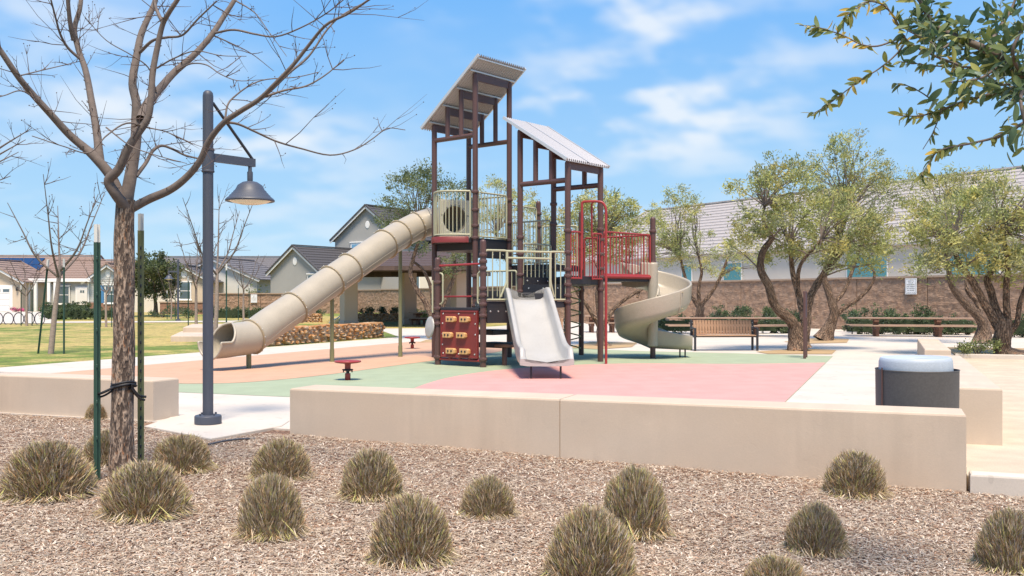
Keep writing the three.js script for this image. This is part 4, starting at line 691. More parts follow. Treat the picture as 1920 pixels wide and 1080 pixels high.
{
  const base = onMulch(228, 900), d0 = -base.z, o = thing('bare_tree', 'large bare deciduous tree in the left foreground, tied to green stakes', 'tree', [0, 0, 0]), r = rngOf(5);
  const Z = (zx, zy, d) => at(zx / 2.512, zy / 2.512, d0 + d);                // points read in an enlargement of the crown
  const tr = [V3(base.x, base.y - 0.08, base.z), at(229, 870, d0), at(229, 800, d0), at(231, 700, d0), at(232, 600, d0), at(233, 500, d0), at(233, 420, d0), Z(590, 985, 0), Z(592, 940, 0)];
  obj('trunk', taper(smooth(tr, 60), (t) => lerp(0.098, 0.076, t) + 0.05 * Math.pow(1 - t, 14) , 28, 0.11, 8), M.bark, o);
  const limbs = [
    [[[588, 985, 0], [600, 900, 0.02], [620, 790, 0.05], [640, 640, 0.08], [645, 560, 0.1], [640, 480, 0.1], [625, 400, 0.12], [640, 270, 0.2], [670, 160, 0.28], [700, 80, 0.35], [725, 0, 0.4], [740, -120, 0.5], [730, -260, 0.6]], 0.07, 0.02],
    [[[592, 975, -0.03], [545, 915, -0.12], [512, 855, -0.16], [560, 800, -0.2], [605, 700, -0.22], [655, 625, -0.22], [695, 560, -0.22], [712, 470, -0.22], [718, 350, -0.2], [740, 230, -0.18], [768, 110, -0.2], [800, 60, -0.25], [850, -40, -0.3], [900, -200, -0.35]], 0.055, 0.018],
    [[[575, 945, 0], [520, 825, -0.02], [430, 722, -0.05], [400, 700, -0.05], [330, 640, -0.1], [240, 540, -0.2], [150, 440, -0.3], [90, 370, -0.4], [0, 240, -0.5], [-80, 120, -0.55]], 0.055, 0.022],
    [[[470, 770, -0.02], [462, 700, 0.0], [455, 630, 0.05], [432, 480, 0.15], [400, 330, 0.25], [365, 230, 0.3], [352, 140, 0.32], [375, 40, 0.35], [390, -80, 0.4], [420, -200, 0.4]], 0.046, 0.018],
    [[[665, 560, 0.05], [690, 500, 0.15], [740, 430, 0.25], [820, 340, 0.4], [920, 250, 0.5], [1000, 160, 0.6], [1060, 70, 0.7], [1105, 0, 0.75], [1160, -110, 0.85], [1200, -240, 0.9]], 0.05, 0.018],
    [[[600, 990, 0.02], [640, 970, 0.02], [700, 940, 0.0], [800, 890, -0.06], [880, 830, -0.1], [940, 750, -0.15], [980, 670, -0.2], [1050, 580, -0.28], [1130, 530, -0.35], [1220, 470, -0.42], [1300, 390, -0.5], [1380, 310, -0.56], [1450, 220, -0.6], [1540, 120, -0.7], [1640, 60, -0.8], [1740, 0, -0.9], [1830, -60, -1]], 0.05, 0.007],
    [[[350, 190, 0.3], [335, 130, 0.25], [325, 50, 0.2], [318, -60, 0.15], [310, -180, 0.1]], 0.03, 0.014],
    [[[768, 110, -0.2], [745, 60, -0.1], [730, 20, -0.05], [725, -60, 0], [715, -180, 0.1]], 0.02, 0.01],
    [[[380, 280, 0.27], [320, 225, 0.2], [285, 160, 0.1], [265, 90, 0.02], [240, 0, -0.1]], 0.016, 0.008],
    [[[660, 245, 0.2], [720, 190, 0.1], [790, 175, 0], [860, 165, -0.1], [930, 90, -0.2], [1020, 5, -0.3]], 0.018, 0.007],
    [[[640, 830, 0.05], [690, 765, 0.15], [720, 710, 0.22], [760, 685, 0.26], [810, 700, 0.3], [870, 730, 0.3], [940, 748, 0.3]], 0.022, 0.009],
    [[[1060, 575, -0.29], [1120, 585, -0.2], [1200, 620, -0.1], [1300, 665, 0], [1420, 700, 0.1], [1560, 730, 0.2], [1680, 700, 0.3], [1760, 650, 0.35], [1825, 605, 0.4], [1909, 612, 0.45]], 0.014, 0.004],
    [[[1015, 155, 0.6], [1100, 140, 0.5], [1200, 160, 0.4], [1300, 173, 0.3], [1420, 130, 0.2], [1540, 60, 0.1], [1640, -20, 0]], 0.014, 0.005],
    [[[1230, 465, -0.42], [1290, 410, -0.36], [1360, 345, -0.3], [1450, 270, -0.25], [1540, 140, -0.2], [1600, 80, -0.15], [1700, 20, -0.1]], 0.016, 0.006],
    [[[1250, 455, -0.43], [1340, 425, -0.38], [1440, 405, -0.3], [1530, 355, -0.25], [1620, 280, -0.2]], 0.013, 0.005],
    [[[1060, 560, -0.27], [1075, 490, -0.22], [1110, 450, -0.15], [1180, 400, -0.1], [1250, 375, 0], [1400, 362, 0.1], [1500, 340, 0.15]], 0.011, 0.004],
    [[[690, 600, -0.2], [600, 580, -0.35], [500, 640, -0.5], [420, 720, -0.6], [300, 690, -0.75], [150, 640, -0.85]], 0.010, 0.004],
    [[[740, 320, -0.2], [820, 275, -0.4], [920, 240, -0.5], [1040, 262, -0.6], [1160, 265, -0.7]], 0.009, 0.003],
    [[[830, 335, 0.4], [900, 300, 0.25], [970, 305, 0.15], [1040, 350, 0], [1120, 380, -0.1], [1240, 375, -0.2]], 0.010, 0.003],
    [[[1000, 165, 0.6], [1080, 200, 0.7], [1180, 250, 0.8], [1290, 335, 0.9]], 0.009, 0.003],
    [[[735, 430, 0.2], [700, 320, 0.1], [620, 260, 0], [500, 190, -0.1], [400, 80, -0.2]], 0.009, 0.003],
    [[[240, 540, -0.2], [110, 430, -0.5], [20, 450, -0.7], [-80, 480, -0.8]], 0.009, 0.003], [[[100, 355, -0.38], [200, 330, -0.2], [330, 300, 0], [390, 285, 0.1]], 0.007, 0.003],
    [[[500, 600, -0.1], [620, 690, -0.3], [730, 730, -0.4], [880, 770, -0.5]], 0.008, 0.003], [[[690, 600, -0.2], [780, 620, -0.35], [900, 672, -0.5]], 0.008, 0.003], [[[1105, 0, 0.75], [1200, 60, 0.6], [1260, 140, 0.5], [1350, 265, 0.4]], 0.009, 0.003],
  ];
  const tw = [];
  for (const [pp, r0, r1] of limbs) {
    const path = smooth(wiggle(pp.map((q) => Z(...q)), r, r0 * 0.25), Math.max(14, pp.length * 4));
    obj('limb', taper(path, (t) => 0.86 * lerp(r0, r1, Math.pow(t, 0.75)), r0 > 0.03 ? 16 : 8, r0 > 0.03 ? 0.07 : 0, 9), M.limb, o);
    if (r0 > 0.03) { const nodes = []; for (let k = 0; k < 26; k++) { const i = 4 + Math.floor(r() * (path.length - 6)), rr = lerp(r0, r1, Math.pow(i / (path.length - 1), 0.75)), a = r() * 6.28; nodes.push(cyl(path[i].clone(), path[i].clone().add(V3(Math.cos(a) * rr * 1.35, (r() - 0.2) * rr, Math.sin(a) * rr * 1.35)), 0.007, 0.003, 5)); } obj('spur_stubs', nodes, M.limb, o); }
    twigsOn(path, r0 > 0.03 ? 13 : r0 > 0.012 ? 10 : 6, r0 > 0.012 ? 0.62 : 0.4, 0.0042, r, tw, r0 > 0.03 ? 0.2 : 0.1);
  }
  stuff(obj('twigs', tw, M.twig, o));
  // stakes
  function stake(label, px, top, py, hole, dd) {
    const p = dd ? at(px, py, dd).setY(mulchH((px - CX) / FOCAL * dd, -dd)) : onMulch(px, py), H = EYE + (HY - top) / FOCAL * -p.z - p.y, s = thing('tree_stake', label, 'stake', [p.x, p.y - 0.03, p.z], 0.35);
    const m = hole ? M.stakeolive : M.stakegreen;
    obj('shaft', [box(0.046, H - 0.12, 0.007, 0, (H - 0.12) / 2, 0), box(0.007, H - 0.12, 0.03, 0, (H - 0.12) / 2, 0.018), box(0.012, H - 0.12, 0.012, -0.021, (H - 0.12) / 2, -0.008), box(0.012, H - 0.12, 0.012, 0.021, (H - 0.12) / 2, -0.008)], m, s);
    obj('painted_tip', [box(0.048, 0.15, 0.009, 0, H - 0.048, 0), box(0.009, 0.15, 0.032, 0, H - 0.048, 0.019)], M.stakewhite, s);
    const st = []; for (let y = 0.1; y < H - 0.2; y += hole ? 0.083 : 0.3) st.push(rbox(0.014, 0.03, 0.016, 0.004, 0, y, 0.037)); obj('studs', st, hole ? M.iron : m, s);
  }
  stake('dark green steel stake left of the large bare tree trunk', 182, 420, 903, false);
  stake('olive steel stake with row of studs right of the bare tree trunk', 264, 400, 866, true, d0 + 0.35);
  const s1 = thing('tree_strap', 'black rubber strap tying the bare tree trunk to both stakes', 'strap', [0, 0, 0]);
  const ring = []; for (let k = 0; k <= 24; k++) { const a = k / 24 * 6.283; ring.push(V3(at(232, 720, d0).x + 0.094 * Math.cos(a), at(232, 722, d0).y + 0.012 * Math.sin(a * 2), -d0 + 0.094 * Math.sin(a))); }
  obj('loop', [new THREE.TubeGeometry(new THREE.CatmullRomCurve3(ring, true), 48, 0.014, 6), new THREE.TubeGeometry(new THREE.CatmullRomCurve3(ring.map((p) => V3(p.x, p.y + 0.022, p.z)), true), 48, 0.01, 6)], M.strap, s1);
  obj('band', [rod([at(214, 726, d0 - 0.09), at(200, 733, d0 - 0.1), at(188, 738, d0 - 0.1), at(179, 739, d0 - 0.07)], 0.011), rod([at(214, 730, d0 - 0.07), at(198, 741, d0 - 0.08), at(186, 745, d0 - 0.06), at(178, 742, d0 - 0.04)], 0.009)], M.strap, s1);
  obj('band', [rod([at(244, 722, d0 - 0.08), at(254, 736, d0 + 0.05), at(262, 743, d0 + 0.25), at(274, 744, d0 + 0.28)], 0.011), rod([at(244, 727, d0 - 0.08), at(256, 742, d0 + 0.06), at(264, 749, d0 + 0.25), at(272, 750, d0 + 0.27)], 0.009)], M.strap, s1);
}
{ const a = onMulch(390, 837), b = onMulch(478, 824); one('irrigation_hose', rod([a.clone().setY(a.y + 0.02), a.clone().lerp(b, 0.35).setY(a.y + 0.035), a.clone().lerp(b, 0.7).setY(b.y + 0.03), b.clone().setY(b.y + 0.01)], 0.011), M.hose, 'short black irrigation hose lying on the mulch by the lamp pad', 'hose'); }

// ================================================================ clumps of dry bunch grass
{
  const variants = [0, 1, 2, 3].map((vi) => {
    const r = rngOf(300 + vi), n = 9000, pos = [], nor = [], col = [], idx = [];
    const tones = [[0.6, 0.46, 0.3], [0.46, 0.33, 0.21], [0.68, 0.56, 0.4], [0.3, 0.19, 0.11], [0.42, 0.4, 0.14], [0.5, 0.48, 0.18], [0.52, 0.33, 0.17], [0.26, 0.19, 0.13], [0.5, 0.44, 0.38], [0.56, 0.47, 0.36], [0.22, 0.15, 0.09]];
    for (let i = 0; i < n; i++) {                               // short stiff blades ending on a clipped dome, a few loose straws round the foot
      const az = r() * 6.283, k = r(), loose = r() < 0.07, sv = loose ? 0.05 + r() * 0.1 : 1 - Math.pow(1 - k, 0.75), el = sv * Math.PI / 2, bump = 1 + 0.16 * (fbm(az / 6.283, sv, 7, 4, 3, 60 + vi) - 0.5) + (r() - 0.5) * 0.07 + (r() < 0.05 ? 0.08 : 0);
      const rr = 0.47 * Math.pow(Math.cos(el), 0.8) * bump, yy = 0.6 * Math.sin(el) * bump + 0.01, tip = [Math.cos(az) * rr, yy, Math.sin(az) * rr];
      let dx = Math.cos(az) * (0.75 - 0.45 * sv) + (r() - 0.5) * 0.75, dy = 0.55 + 0.5 * sv + (r() - 0.5) * 0.5, dz = Math.sin(az) * (0.75 - 0.45 * sv) + (r() - 0.5) * 0.75; if (loose) { dy = -0.12 - r() * 0.15; tip[1] = 0.012 + r() * 0.03; tip[0] *= 1.18; tip[2] *= 1.18; } const q = Math.hypot(dx, dy, dz), L = loose ? 0.2 + r() * 0.1 : 0.1 + r() * 0.14; dx /= q; dy /= q; dz /= q;
      const w = 0.0032 + r() * 0.0038, a2 = r() * 6.283, sx = Math.cos(a2) * w, sz = Math.sin(a2) * w, t0 = tones[Math.floor(r() * tones.length)], f = 0.65 + r() * 0.6, o = pos.length / 3;
      for (const [t, ww] of [[1, 1], [0.4, 0.85], [0, 0.15]]) { const x = tip[0] - dx * L * t, y = Math.max(0.004, tip[1] - dy * L * t), z = tip[2] - dz * L * t; pos.push(x + sx * ww, y, z + sz * ww, x - sx * ww, y, z - sz * ww); for (let h = 0; h < 2; h++) col.push(t0[0] * f, t0[1] * f, t0[2] * f); }
      idx.push(o, o + 1, o + 2, o + 2, o + 1, o + 3, o + 2, o + 3, o + 4, o + 4, o + 3, o + 5);
    }
    const g = new THREE.BufferGeometry(); g.setAttribute('position', new THREE.Float32BufferAttribute(pos, 3)); g.setAttribute('color', new THREE.Float32BufferAttribute(col, 3)); g.setIndex(idx); g.computeVertexNormals(); return g;
  });
  const core = new THREE.IcosahedronGeometry(0.37, 4); { const p = core.attributes.position; for (let i = 0; i < p.count; i++) { const f = 0.85 + 0.3 * hash2(Math.round(p.getX(i) * 90), Math.round(p.getY(i) * 90 + p.getZ(i) * 40), 4); p.setXYZ(i, p.getX(i) * f * 0.98, Math.max(0, p.getY(i) * f * 1.16 + 0.02), p.getZ(i) * f * 0.98); } core.computeVertexNormals(); }
  const coreM = mat(rgb(0.3, 0.235, 0.16), 1);
  const list = [[90, 940, 170, 830, 'at the left edge, widest of the row'], [200, 880, 95, 812, 'half hidden behind the bare tree trunk'], [340, 893, 118, 820, 'just in front of the lamp post pad'], [272, 975, 166, 868, 'directly in front of the bare tree'], [186, 795, 52, 760, 'smallest, against the left seat wall'], [527, 906, 114, 828, 'right of the lamp pad, near the wall end'], [508, 1014, 128, 892, 'left of centre, in front of another clump'], [696, 942, 122, 846, 'below the left half of the long seat wall'], [771, 1060, 166, 933, 'large, at the bottom left of centre'], [915, 976, 106, 898, 'small, in the middle of the mulch bed'], [1190, 1012, 134, 878, 'tall, right of centre behind a bigger clump'], [1107, 1100, 176, 952, 'largest, cut by the bottom edge right of centre'], [1604, 938, 122, 851, 'greyish, against the right end of the seat wall'], [1530, 1044, 118, 948, 'in front of the greyish clump at the right'], [1455, 1135, 136, 1046, 'mostly below the bottom edge of the picture'], [1895, 1078, 130, 958, 'cut by the right edge of the picture']];
  list.forEach(([px, py, w, top, where], i) => {
    const p = onMulch(px, py - 10), d = -p.z, s = w / FOCAL * d / 0.97, h = (py - 4 - top) / FOCAL * d / 0.64;
    const o = thing('bunch_grass', `dry bunch grass clump ${where}`, 'grass clump', [p.x, p.y, p.z], i * 1.3, 'bunch grass clumps in the mulch');
    stuff(obj('blades', variants[i % 4], M.blade, o)); obj('thatch', core, coreM, o); o.scale.set(s, h, s);
  });
}

// ================================================================ trees
function bareYoung(label, base, H, seed, thick, stakes = true, lean = 0) {
  const o = thing('young_bare_tree', label, 'tree', [0, 0, 0], 0, 'young bare trees on the lawn'), r = rngOf(seed), tw = [], lb = [];
  const fork = V3(base.x + lean * H * 0.5, base.y + H * 0.5, base.z); obj('trunk', taper(smooth([V3(base.x, base.y - 0.05, base.z), base.clone().lerp(fork, 0.5).add(V3((r() - 0.5) * 0.06, 0, 0)), fork], 14), (t) => thick * lerp(1.1, 0.7, t), 10), M.paletrunk, o);
  for (let i = 0; i < 5; i++) { const a = i / 5 * 6.28 + r() * 0.8, L = H * (0.38 + r() * 0.2), s = V3(Math.cos(a) * (0.4 + r() * 0.5), 1, Math.sin(a) * (0.4 + r() * 0.5)).normalize(), b = base.clone().lerp(fork, 0.78 + r() * 0.22), path = smooth([b, b.clone().addScaledVector(s, L * 0.35).add(V3(s.x * 0.1 * L, -0.02 * L, s.z * 0.1 * L)), b.clone().addScaledVector(s, L * 0.7), b.clone().addScaledVector(s, L).add(V3(0, L * 0.12, 0))], 12); lb.push(taper(path, (t) => thick * lerp(0.5, 0.12, t), 6)); twigsOn(path, 9, H * 0.2, thick * 0.13 + 0.004, r, tw, 0.25); }
  obj('limbs', lb, M.limb, o); stuff(obj('twigs', tw, M.twig, o));
  if (stakes) for (const s of [-1, 1]) { const k = thing('tree_stake', `green stake ${s < 0 ? 'left' : 'right'} of the ${label}`, 'stake', [base.x + s * H * 0.085 + (s < 0 ? lean * 0.2 : 0), base.y - 0.03, base.z + s * 0.1], 0.3 * s, 'stakes of the young trees'); k.rotation.z = s < 0 ? -lean * 1.2 : 0; const h = H * 0.5; obj('shaft', [box(0.05, h, 0.012, 0, h / 2, 0), box(0.012, h, 0.04, 0, h / 2, 0.02)], M.stakegreen, k); obj('painted_tip', box(0.054, 0.24, 0.05, 0, h + 0.1, 0.01), M.stakewhite, k); }
}
bareYoung('young bare tree leaning on the lawn at the left', on(95, 663), 4.9, 401, 0.075, true, 0.11);
bareYoung('small bare tree beside the bike racks', at(50, 611, 55).setY(0.03), 4.2, 402, 0.07);
bareYoung('small bare tree before the beige house', at(199, 613, 53).setY(0.02), 4.0, 403, 0.06);
bareYoung('small bare tree left of the near lamp post', at(368, 619, 47).setY(0.0), 4.9, 404, 0.075);
bareYoung('bare tree just right of the near lamp post', at(403, 640, 35).setY(0), 5.2, 405, 0.08, true, 0.03);
bareYoung('small bare tree before the notice sign', at(457, 603, 63).setY(0.1), 4.4, 406, 0.07);
bareYoung('small bare tree beside the distant lamp post', at(321, 601, 66).setY(0.15), 3.6, 407, 0.05);
bareYoung('thin bare tree behind the middle of the tube slide', at(591, 600, 62).setY(0.1), 2.6, 408, 0.05);
{ // bare branch tips of a neighbour tree entering at the left edge
  const o = thing('bare_tree', 'bare tree outside the left edge whose twigs reach into the sky', 'tree', [0, 0, 0]), r = rngOf(77), tw = [], lb = []; const b = V3(-8.1, 0, -12.3);
  obj('trunk', taper(smooth([V3(b.x, -0.1, b.z), V3(b.x, 1.2, b.z), V3(b.x - 0.05, 2.4, b.z)], 14), (t) => lerp(0.1, 0.075, t), 12, 0.1, 4), M.bark, o);
  for (const [px, py] of [[60, 240], [48, 262], [35, 285], [20, 330], [-60, 120], [-120, 60], [-200, 200]]) { const e = at(px, py, 12.3 + (r() - 0.5)), s = V3(b.x - 0.05, 2.35, b.z), path = smooth([s, s.clone().lerp(e, 0.4).add(V3(0, -0.12, 0)), s.clone().lerp(e, 0.75), e], 14); lb.push(taper(path, (t) => lerp(0.035, 0.004, t), 7)); twigsOn(path, 12, 0.6, 0.005, r, tw, 0.35); }
  obj('limbs', lb, M.limb, o); stuff(obj('twigs', tw, M.twig, o));
}
const OLIVE = [[0.40, 0.42, 0.13], [0.32, 0.35, 0.12], [0.46, 0.45, 0.17], [0.24, 0.28, 0.10], [0.44, 0.39, 0.12], [0.34, 0.36, 0.2]];
function leafyTree(name, label, limbs, blobs, n, tones, seed, group, o2 = {}) {   // limbs: [[points px,py,d], r0, r1]; blobs: [px,py,d,rx px,ry px,depth radius m]
  const o = thing(name, label, 'tree', [0, 0, 0], 0, group), r = rngOf(seed);
  const bl = blobs.map(([px, py, d, rx, ry, rz]) => { const p = at(px, py, d); return [p.x, p.y, p.z, rx / FOCAL * d, ry / FOCAL * d, rz]; });
  for (const b of bl.slice()) for (let k = 0; k < 3; k++) { const a = r() * 6.28, e = r() * 1.3 - 0.25; bl.push([b[0] + Math.cos(a) * Math.cos(e) * b[3] * 1.1, b[1] + Math.sin(e) * b[4] * 1.2, b[2] + Math.sin(a) * Math.cos(e) * b[5], b[3] * 0.3, b[4] * 0.32, b[5] * 0.3]); }
  const g = leafCloud(bl, Math.round(n * 0.85), o2.leaf || 0.115, o2.wid || 0.036, tones, seed, o2.clump || 0.17, o2.droop || 0);
  const ends = []; limbs.forEach(([pts, r0, r1], i) => { const path = smooth(wiggle(pts.map((q) => at(...q)), r, r0 * 0.5), pts.length * 7); obj(i ? 'limb' : 'trunk', taper(path, (t) => 0.76 * lerp(r0, r1, Math.pow(t, 0.8)) + (i ? 0 : r0 * 0.7 * Math.pow(1 - t, 9)), 16, 0.2, seed + i), o2.bark || M.olivebark, o); ends.push(path[path.length - 1], path[Math.floor(path.length * 0.7)]); });
  const br = []; g.centres.forEach((c, i) => { if (i % (o2.every || 4)) return; const e = V3(c[0], c[1], c[2]); let b = ends[0], bd = 1e9; for (const p of ends) { const d = p.distanceTo(e) + (p.y > e.y + 0.3 ? 2 : 0); if (d < bd) { bd = d; b = p; } } br.push(taper(smooth(wiggle([b, b.clone().lerp(e, 0.35).add(V3(0, 0.1 * bd, 0)), b.clone().lerp(e, 0.7).add(V3(0, 0.06 * bd, 0)), e], r, 0.12 * bd), 7), (t) => lerp(0.028, 0.006, t), 5)); });
  obj('branches', br, o2.bark ? M.limb : M.limb, o); stuff(obj('crown', g, M.foliage, o, true));
}
const OG = 'olive trees around the plaza';
leafyTree('olive_tree', 'twisted olive tree in the square bed right of the slatted bench', [
  [[[1500, 657, 28.6], [1497, 630, 28.6], [1484, 600, 28.6], [1456, 570, 28.5], [1442, 537, 28.4], [1426, 503, 28.3], [1433, 470, 28.2], [1449, 446, 28.2]], 0.26, 0.1],
  [[[1504, 655, 28.6], [1508, 610, 28.6], [1514, 581, 28.7], [1523, 552, 28.8], [1552, 500, 29], [1578, 470, 29.1]], 0.22, 0.11],
  [[[1508, 600, 28.7], [1500, 559, 29], [1486, 507, 29.2], [1481, 460, 29.3]], 0.15, 0.08], [[[1449, 446, 28.2], [1431, 420, 28.2], [1433, 385, 28.2]], 0.09, 0.05], [[[1496, 550, 28.8], [1500, 500, 28.4], [1540, 450, 28]], 0.1, 0.05]],
  [[1435, 385, 28.4, 62, 62, 1.3], [1405, 430, 28.4, 34, 26, 0.8], [1510, 420, 28.6, 70, 60, 1.5], [1575, 410, 29, 80, 60, 1.6], [1600, 470, 29, 56, 40, 1.1], [1480, 350, 28.8, 55, 50, 1.3], [1560, 480, 28.3, 44, 30, 0.8], [1395, 455, 28.2, 36, 34, 0.7], [1470, 480, 29.4, 36, 24, 0.8], [1645, 480, 29, 34, 30, 0.8]], 25000, OLIVE, 501, OG);
leafyTree('olive_tree', 'tall olive tree just behind the twisted one', [
  [[[1543, 639, 35.8], [1556, 610, 35.8], [1560, 590, 35.8], [1556, 552, 35.8], [1545, 520, 35.8], [1560, 470, 35.8], [1590, 400, 35.8]], 0.28, 0.1],
  [[[1560, 600, 35.8], [1585, 575, 35.6], [1612, 560, 35.4], [1636, 530, 35.2], [1640, 512, 35.2], [1625, 495, 35.2]], 0.13, 0.05], [[[1556, 575, 35.8], [1580, 550, 35.9], [1605, 490, 36], [1620, 440, 36]], 0.12, 0.06]],
  [[1590, 320, 36, 70, 50, 1.6], [1620, 380, 36, 75, 60, 1.8], [1545, 310, 36, 50, 34, 1.2], [1585, 275, 36, 34, 26, 0.8], [1650, 345, 36, 40, 36, 1], [1640, 440, 36, 46, 40, 1.2]], 15000, OLIVE, 502, OG);
leafyTree('olive_tree', 'olive tree with dark stems behind the slatted bench', [
  [[[1311, 607, 42], [1311, 590, 42], [1313, 570, 42]], 0.3, 0.2], [[[1313, 575, 42], [1330, 555, 42], [1348, 525, 42], [1366, 480, 42]], 0.14, 0.07], [[[1311, 570, 42], [1309, 540, 42], [1316, 510, 42], [1310, 480, 42]], 0.13, 0.06], [[[1309, 575, 42], [1295, 550, 42], [1285, 520, 42], [1275, 480, 42]], 0.14, 0.07]],
  [[1262, 415, 42, 56, 48, 2], [1245, 470, 42, 44, 34, 1.6], [1300, 470, 42, 44, 34, 1.6], [1350, 490, 41.5, 40, 34, 1.3], [1395, 480, 42, 40, 36, 1.4], [1290, 390, 42.5, 30, 24, 1.2], [1225, 440, 42.5, 30, 40, 1.4]], 14000, OLIVE, 503, OG);
leafyTree('olive_tree', 'big gnarled olive tree nearest the right edge', [
  [[[1886, 669, 26.3], [1885, 645, 26.3], [1884, 620, 26.3], [1882, 600, 26.3]], 0.34, 0.26], [[[1880, 625, 26.3], [1866, 605, 26.3], [1846, 566, 26.2], [1821, 527, 26.1], [1796, 492, 26], [1785, 450, 26]], 0.2, 0.08], [[[1880, 605, 26.3], [1868, 580, 26.4], [1856, 549, 26.5], [1850, 525, 26.5], [1866, 500, 26.6], [1870, 450, 26.6]], 0.18, 0.08], [[[1886, 612, 26.3], [1891, 590, 26.2], [1888, 549, 26.1], [1888, 498, 26], [1880, 440, 26]], 0.15, 0.07], [[[1890, 625, 26.3], [1906, 606, 26.2], [1914, 565, 26.1], [1930, 520, 26]], 0.13, 0.06]],
  [[1790, 420, 26.2, 72, 60, 1.3], [1745, 455, 26.2, 44, 40, 1], [1860, 395, 26.4, 80, 56, 1.5], [1905, 450, 26.2, 60, 60, 1.4], [1850, 480, 26, 60, 34, 1.2], [1940, 400, 26.4, 60, 60, 1.5], [1800, 500, 26, 46, 20, 0.8], [1960, 500, 26, 50, 50, 1.2], [1735, 500, 26.2, 34, 24, 0.7], [1880, 510, 26.6, 50, 30, 1]], 25000, OLIVE, 504, OG);
leafyTree('olive_tree', 'olive tree with leaning trunk behind the big gnarled one', [
  [[[1843, 645, 33.5], [1845, 620, 33.5], [1840, 602, 33.5], [1816, 572, 33.3], [1789, 549, 33.2], [1779, 520, 33.1], [1777, 490, 33]], 0.3, 0.1], [[[1838, 604, 33.5], [1835, 570, 33.6], [1815, 545, 33.6], [1812, 520, 33.6]], 0.15, 0.08]],
  [[1770, 370, 33.5, 60, 44, 1.5], [1820, 350, 33.8, 60, 36, 1.5], [1730, 420, 33.5, 40, 40, 1.2], [1780, 450, 33.3, 50, 40, 1.3]], 9000, OLIVE, 505, OG);
leafyTree('olive_tree', 'forked tree behind the tube slide top and left tower posts', [
  [[[818, 628, 37], [816, 605, 37], [812, 595, 37]], 0.24, 0.2], [[[812, 600, 37], [796, 568, 37], [781, 540, 37], [768, 512, 37], [772, 488, 37], [784, 455, 37]], 0.17, 0.08], [[[820, 602, 37], [832, 570, 37], [845, 540, 37], [852, 510, 37], [850, 470, 37]], 0.17, 0.08], [[[812, 572, 37.2], [806, 535, 37.3], [790, 505, 37.4], [775, 490, 37.4]], 0.11, 0.06]],
  [[770, 365, 37, 56, 46, 1.6], [735, 405, 37, 34, 26, 1.1], [800, 330, 37, 36, 26, 1], [845, 370, 37, 40, 44, 1.4], [850, 480, 37, 34, 36, 1.2], [800, 440, 37, 50, 36, 1.4], [745, 430, 37, 26, 18, 0.8]], 15000, [[0.13, 0.17, 0.06], [0.1, 0.14, 0.055], [0.17, 0.2, 0.07]], 506, OG);
leafyTree('olive_tree', 'olive tree with low crooked limbs behind the spiral slide', [
  [[[1130, 650, 31.5], [1128, 628, 31.5], [1127, 609, 31.5]], 0.2, 0.16], [[[1126, 615, 31.5], [1110, 588, 31.4], [1100, 573, 31.3], [1082, 550, 31.2], [1072, 520, 31.2]], 0.12, 0.06], [[[1128, 620, 31.5], [1142, 594, 31.6], [1162, 570, 31.7], [1188, 550, 31.8], [1214, 536, 31.9]], 0.12, 0.06], [[[1127, 610, 31.5], [1120, 570, 31.6], [1122, 520, 31.7], [1130, 460, 31.8]], 0.12, 0.06], [[[1195, 558, 31.8], [1200, 540, 31.9], [1180, 500, 32]], 0.06, 0.04]],
  [[1125, 395, 32, 56, 44, 1.5], [1165, 420, 32, 42, 44, 1.4], [1085, 420, 32, 36, 44, 1.3], [1140, 460, 32, 60, 34, 1.4], [1055, 470, 32.2, 26, 30, 1]], 14000, OLIVE, 507, OG);
leafyTree('olive_tree', 'light green tree seen between the posts of the tall tower', [
  [[[990, 622, 46], [990, 590, 46], [985, 540, 46], [975, 480, 46]], 0.22, 0.1], [[[985, 540, 46], [1000, 500, 46], [1015, 460, 46]], 0.1, 0.06], [[[985, 545, 46], [950, 490, 46], [930, 440, 46]], 0.1, 0.06]],
  [[925, 375, 46, 40, 46, 2], [965, 395, 46, 40, 50, 2], [1010, 440, 46, 40, 50, 2], [920, 440, 46, 40, 40, 2], [975, 470, 46, 50, 30, 2]], 13000, OLIVE.slice(0, 5), 508, OG);
leafyTree('evergreen_tree', 'round dark evergreen tree beside the distant lamp post', [
  [[[291, 594, 72], [291, 575, 72], [290, 555, 72], [291, 520, 72]], 0.22, 0.12]],
  [[290, 520, 72, 40, 30, 2], [265, 510, 72, 22, 26, 1.4], [320, 525, 72, 22, 24, 1.4], [285, 492, 72, 26, 18, 1.3], [300, 545, 72, 30, 14, 1.4], [260, 535, 72, 18, 16, 1]], 12000, [[0.06, 0.09, 0.03], [0.09, 0.12, 0.035], [0.05, 0.08, 0.03], [0.14, 0.15, 0.04]], 509, undefined, { leaf: 0.2, wid: 0.1, clump: 0.3 });

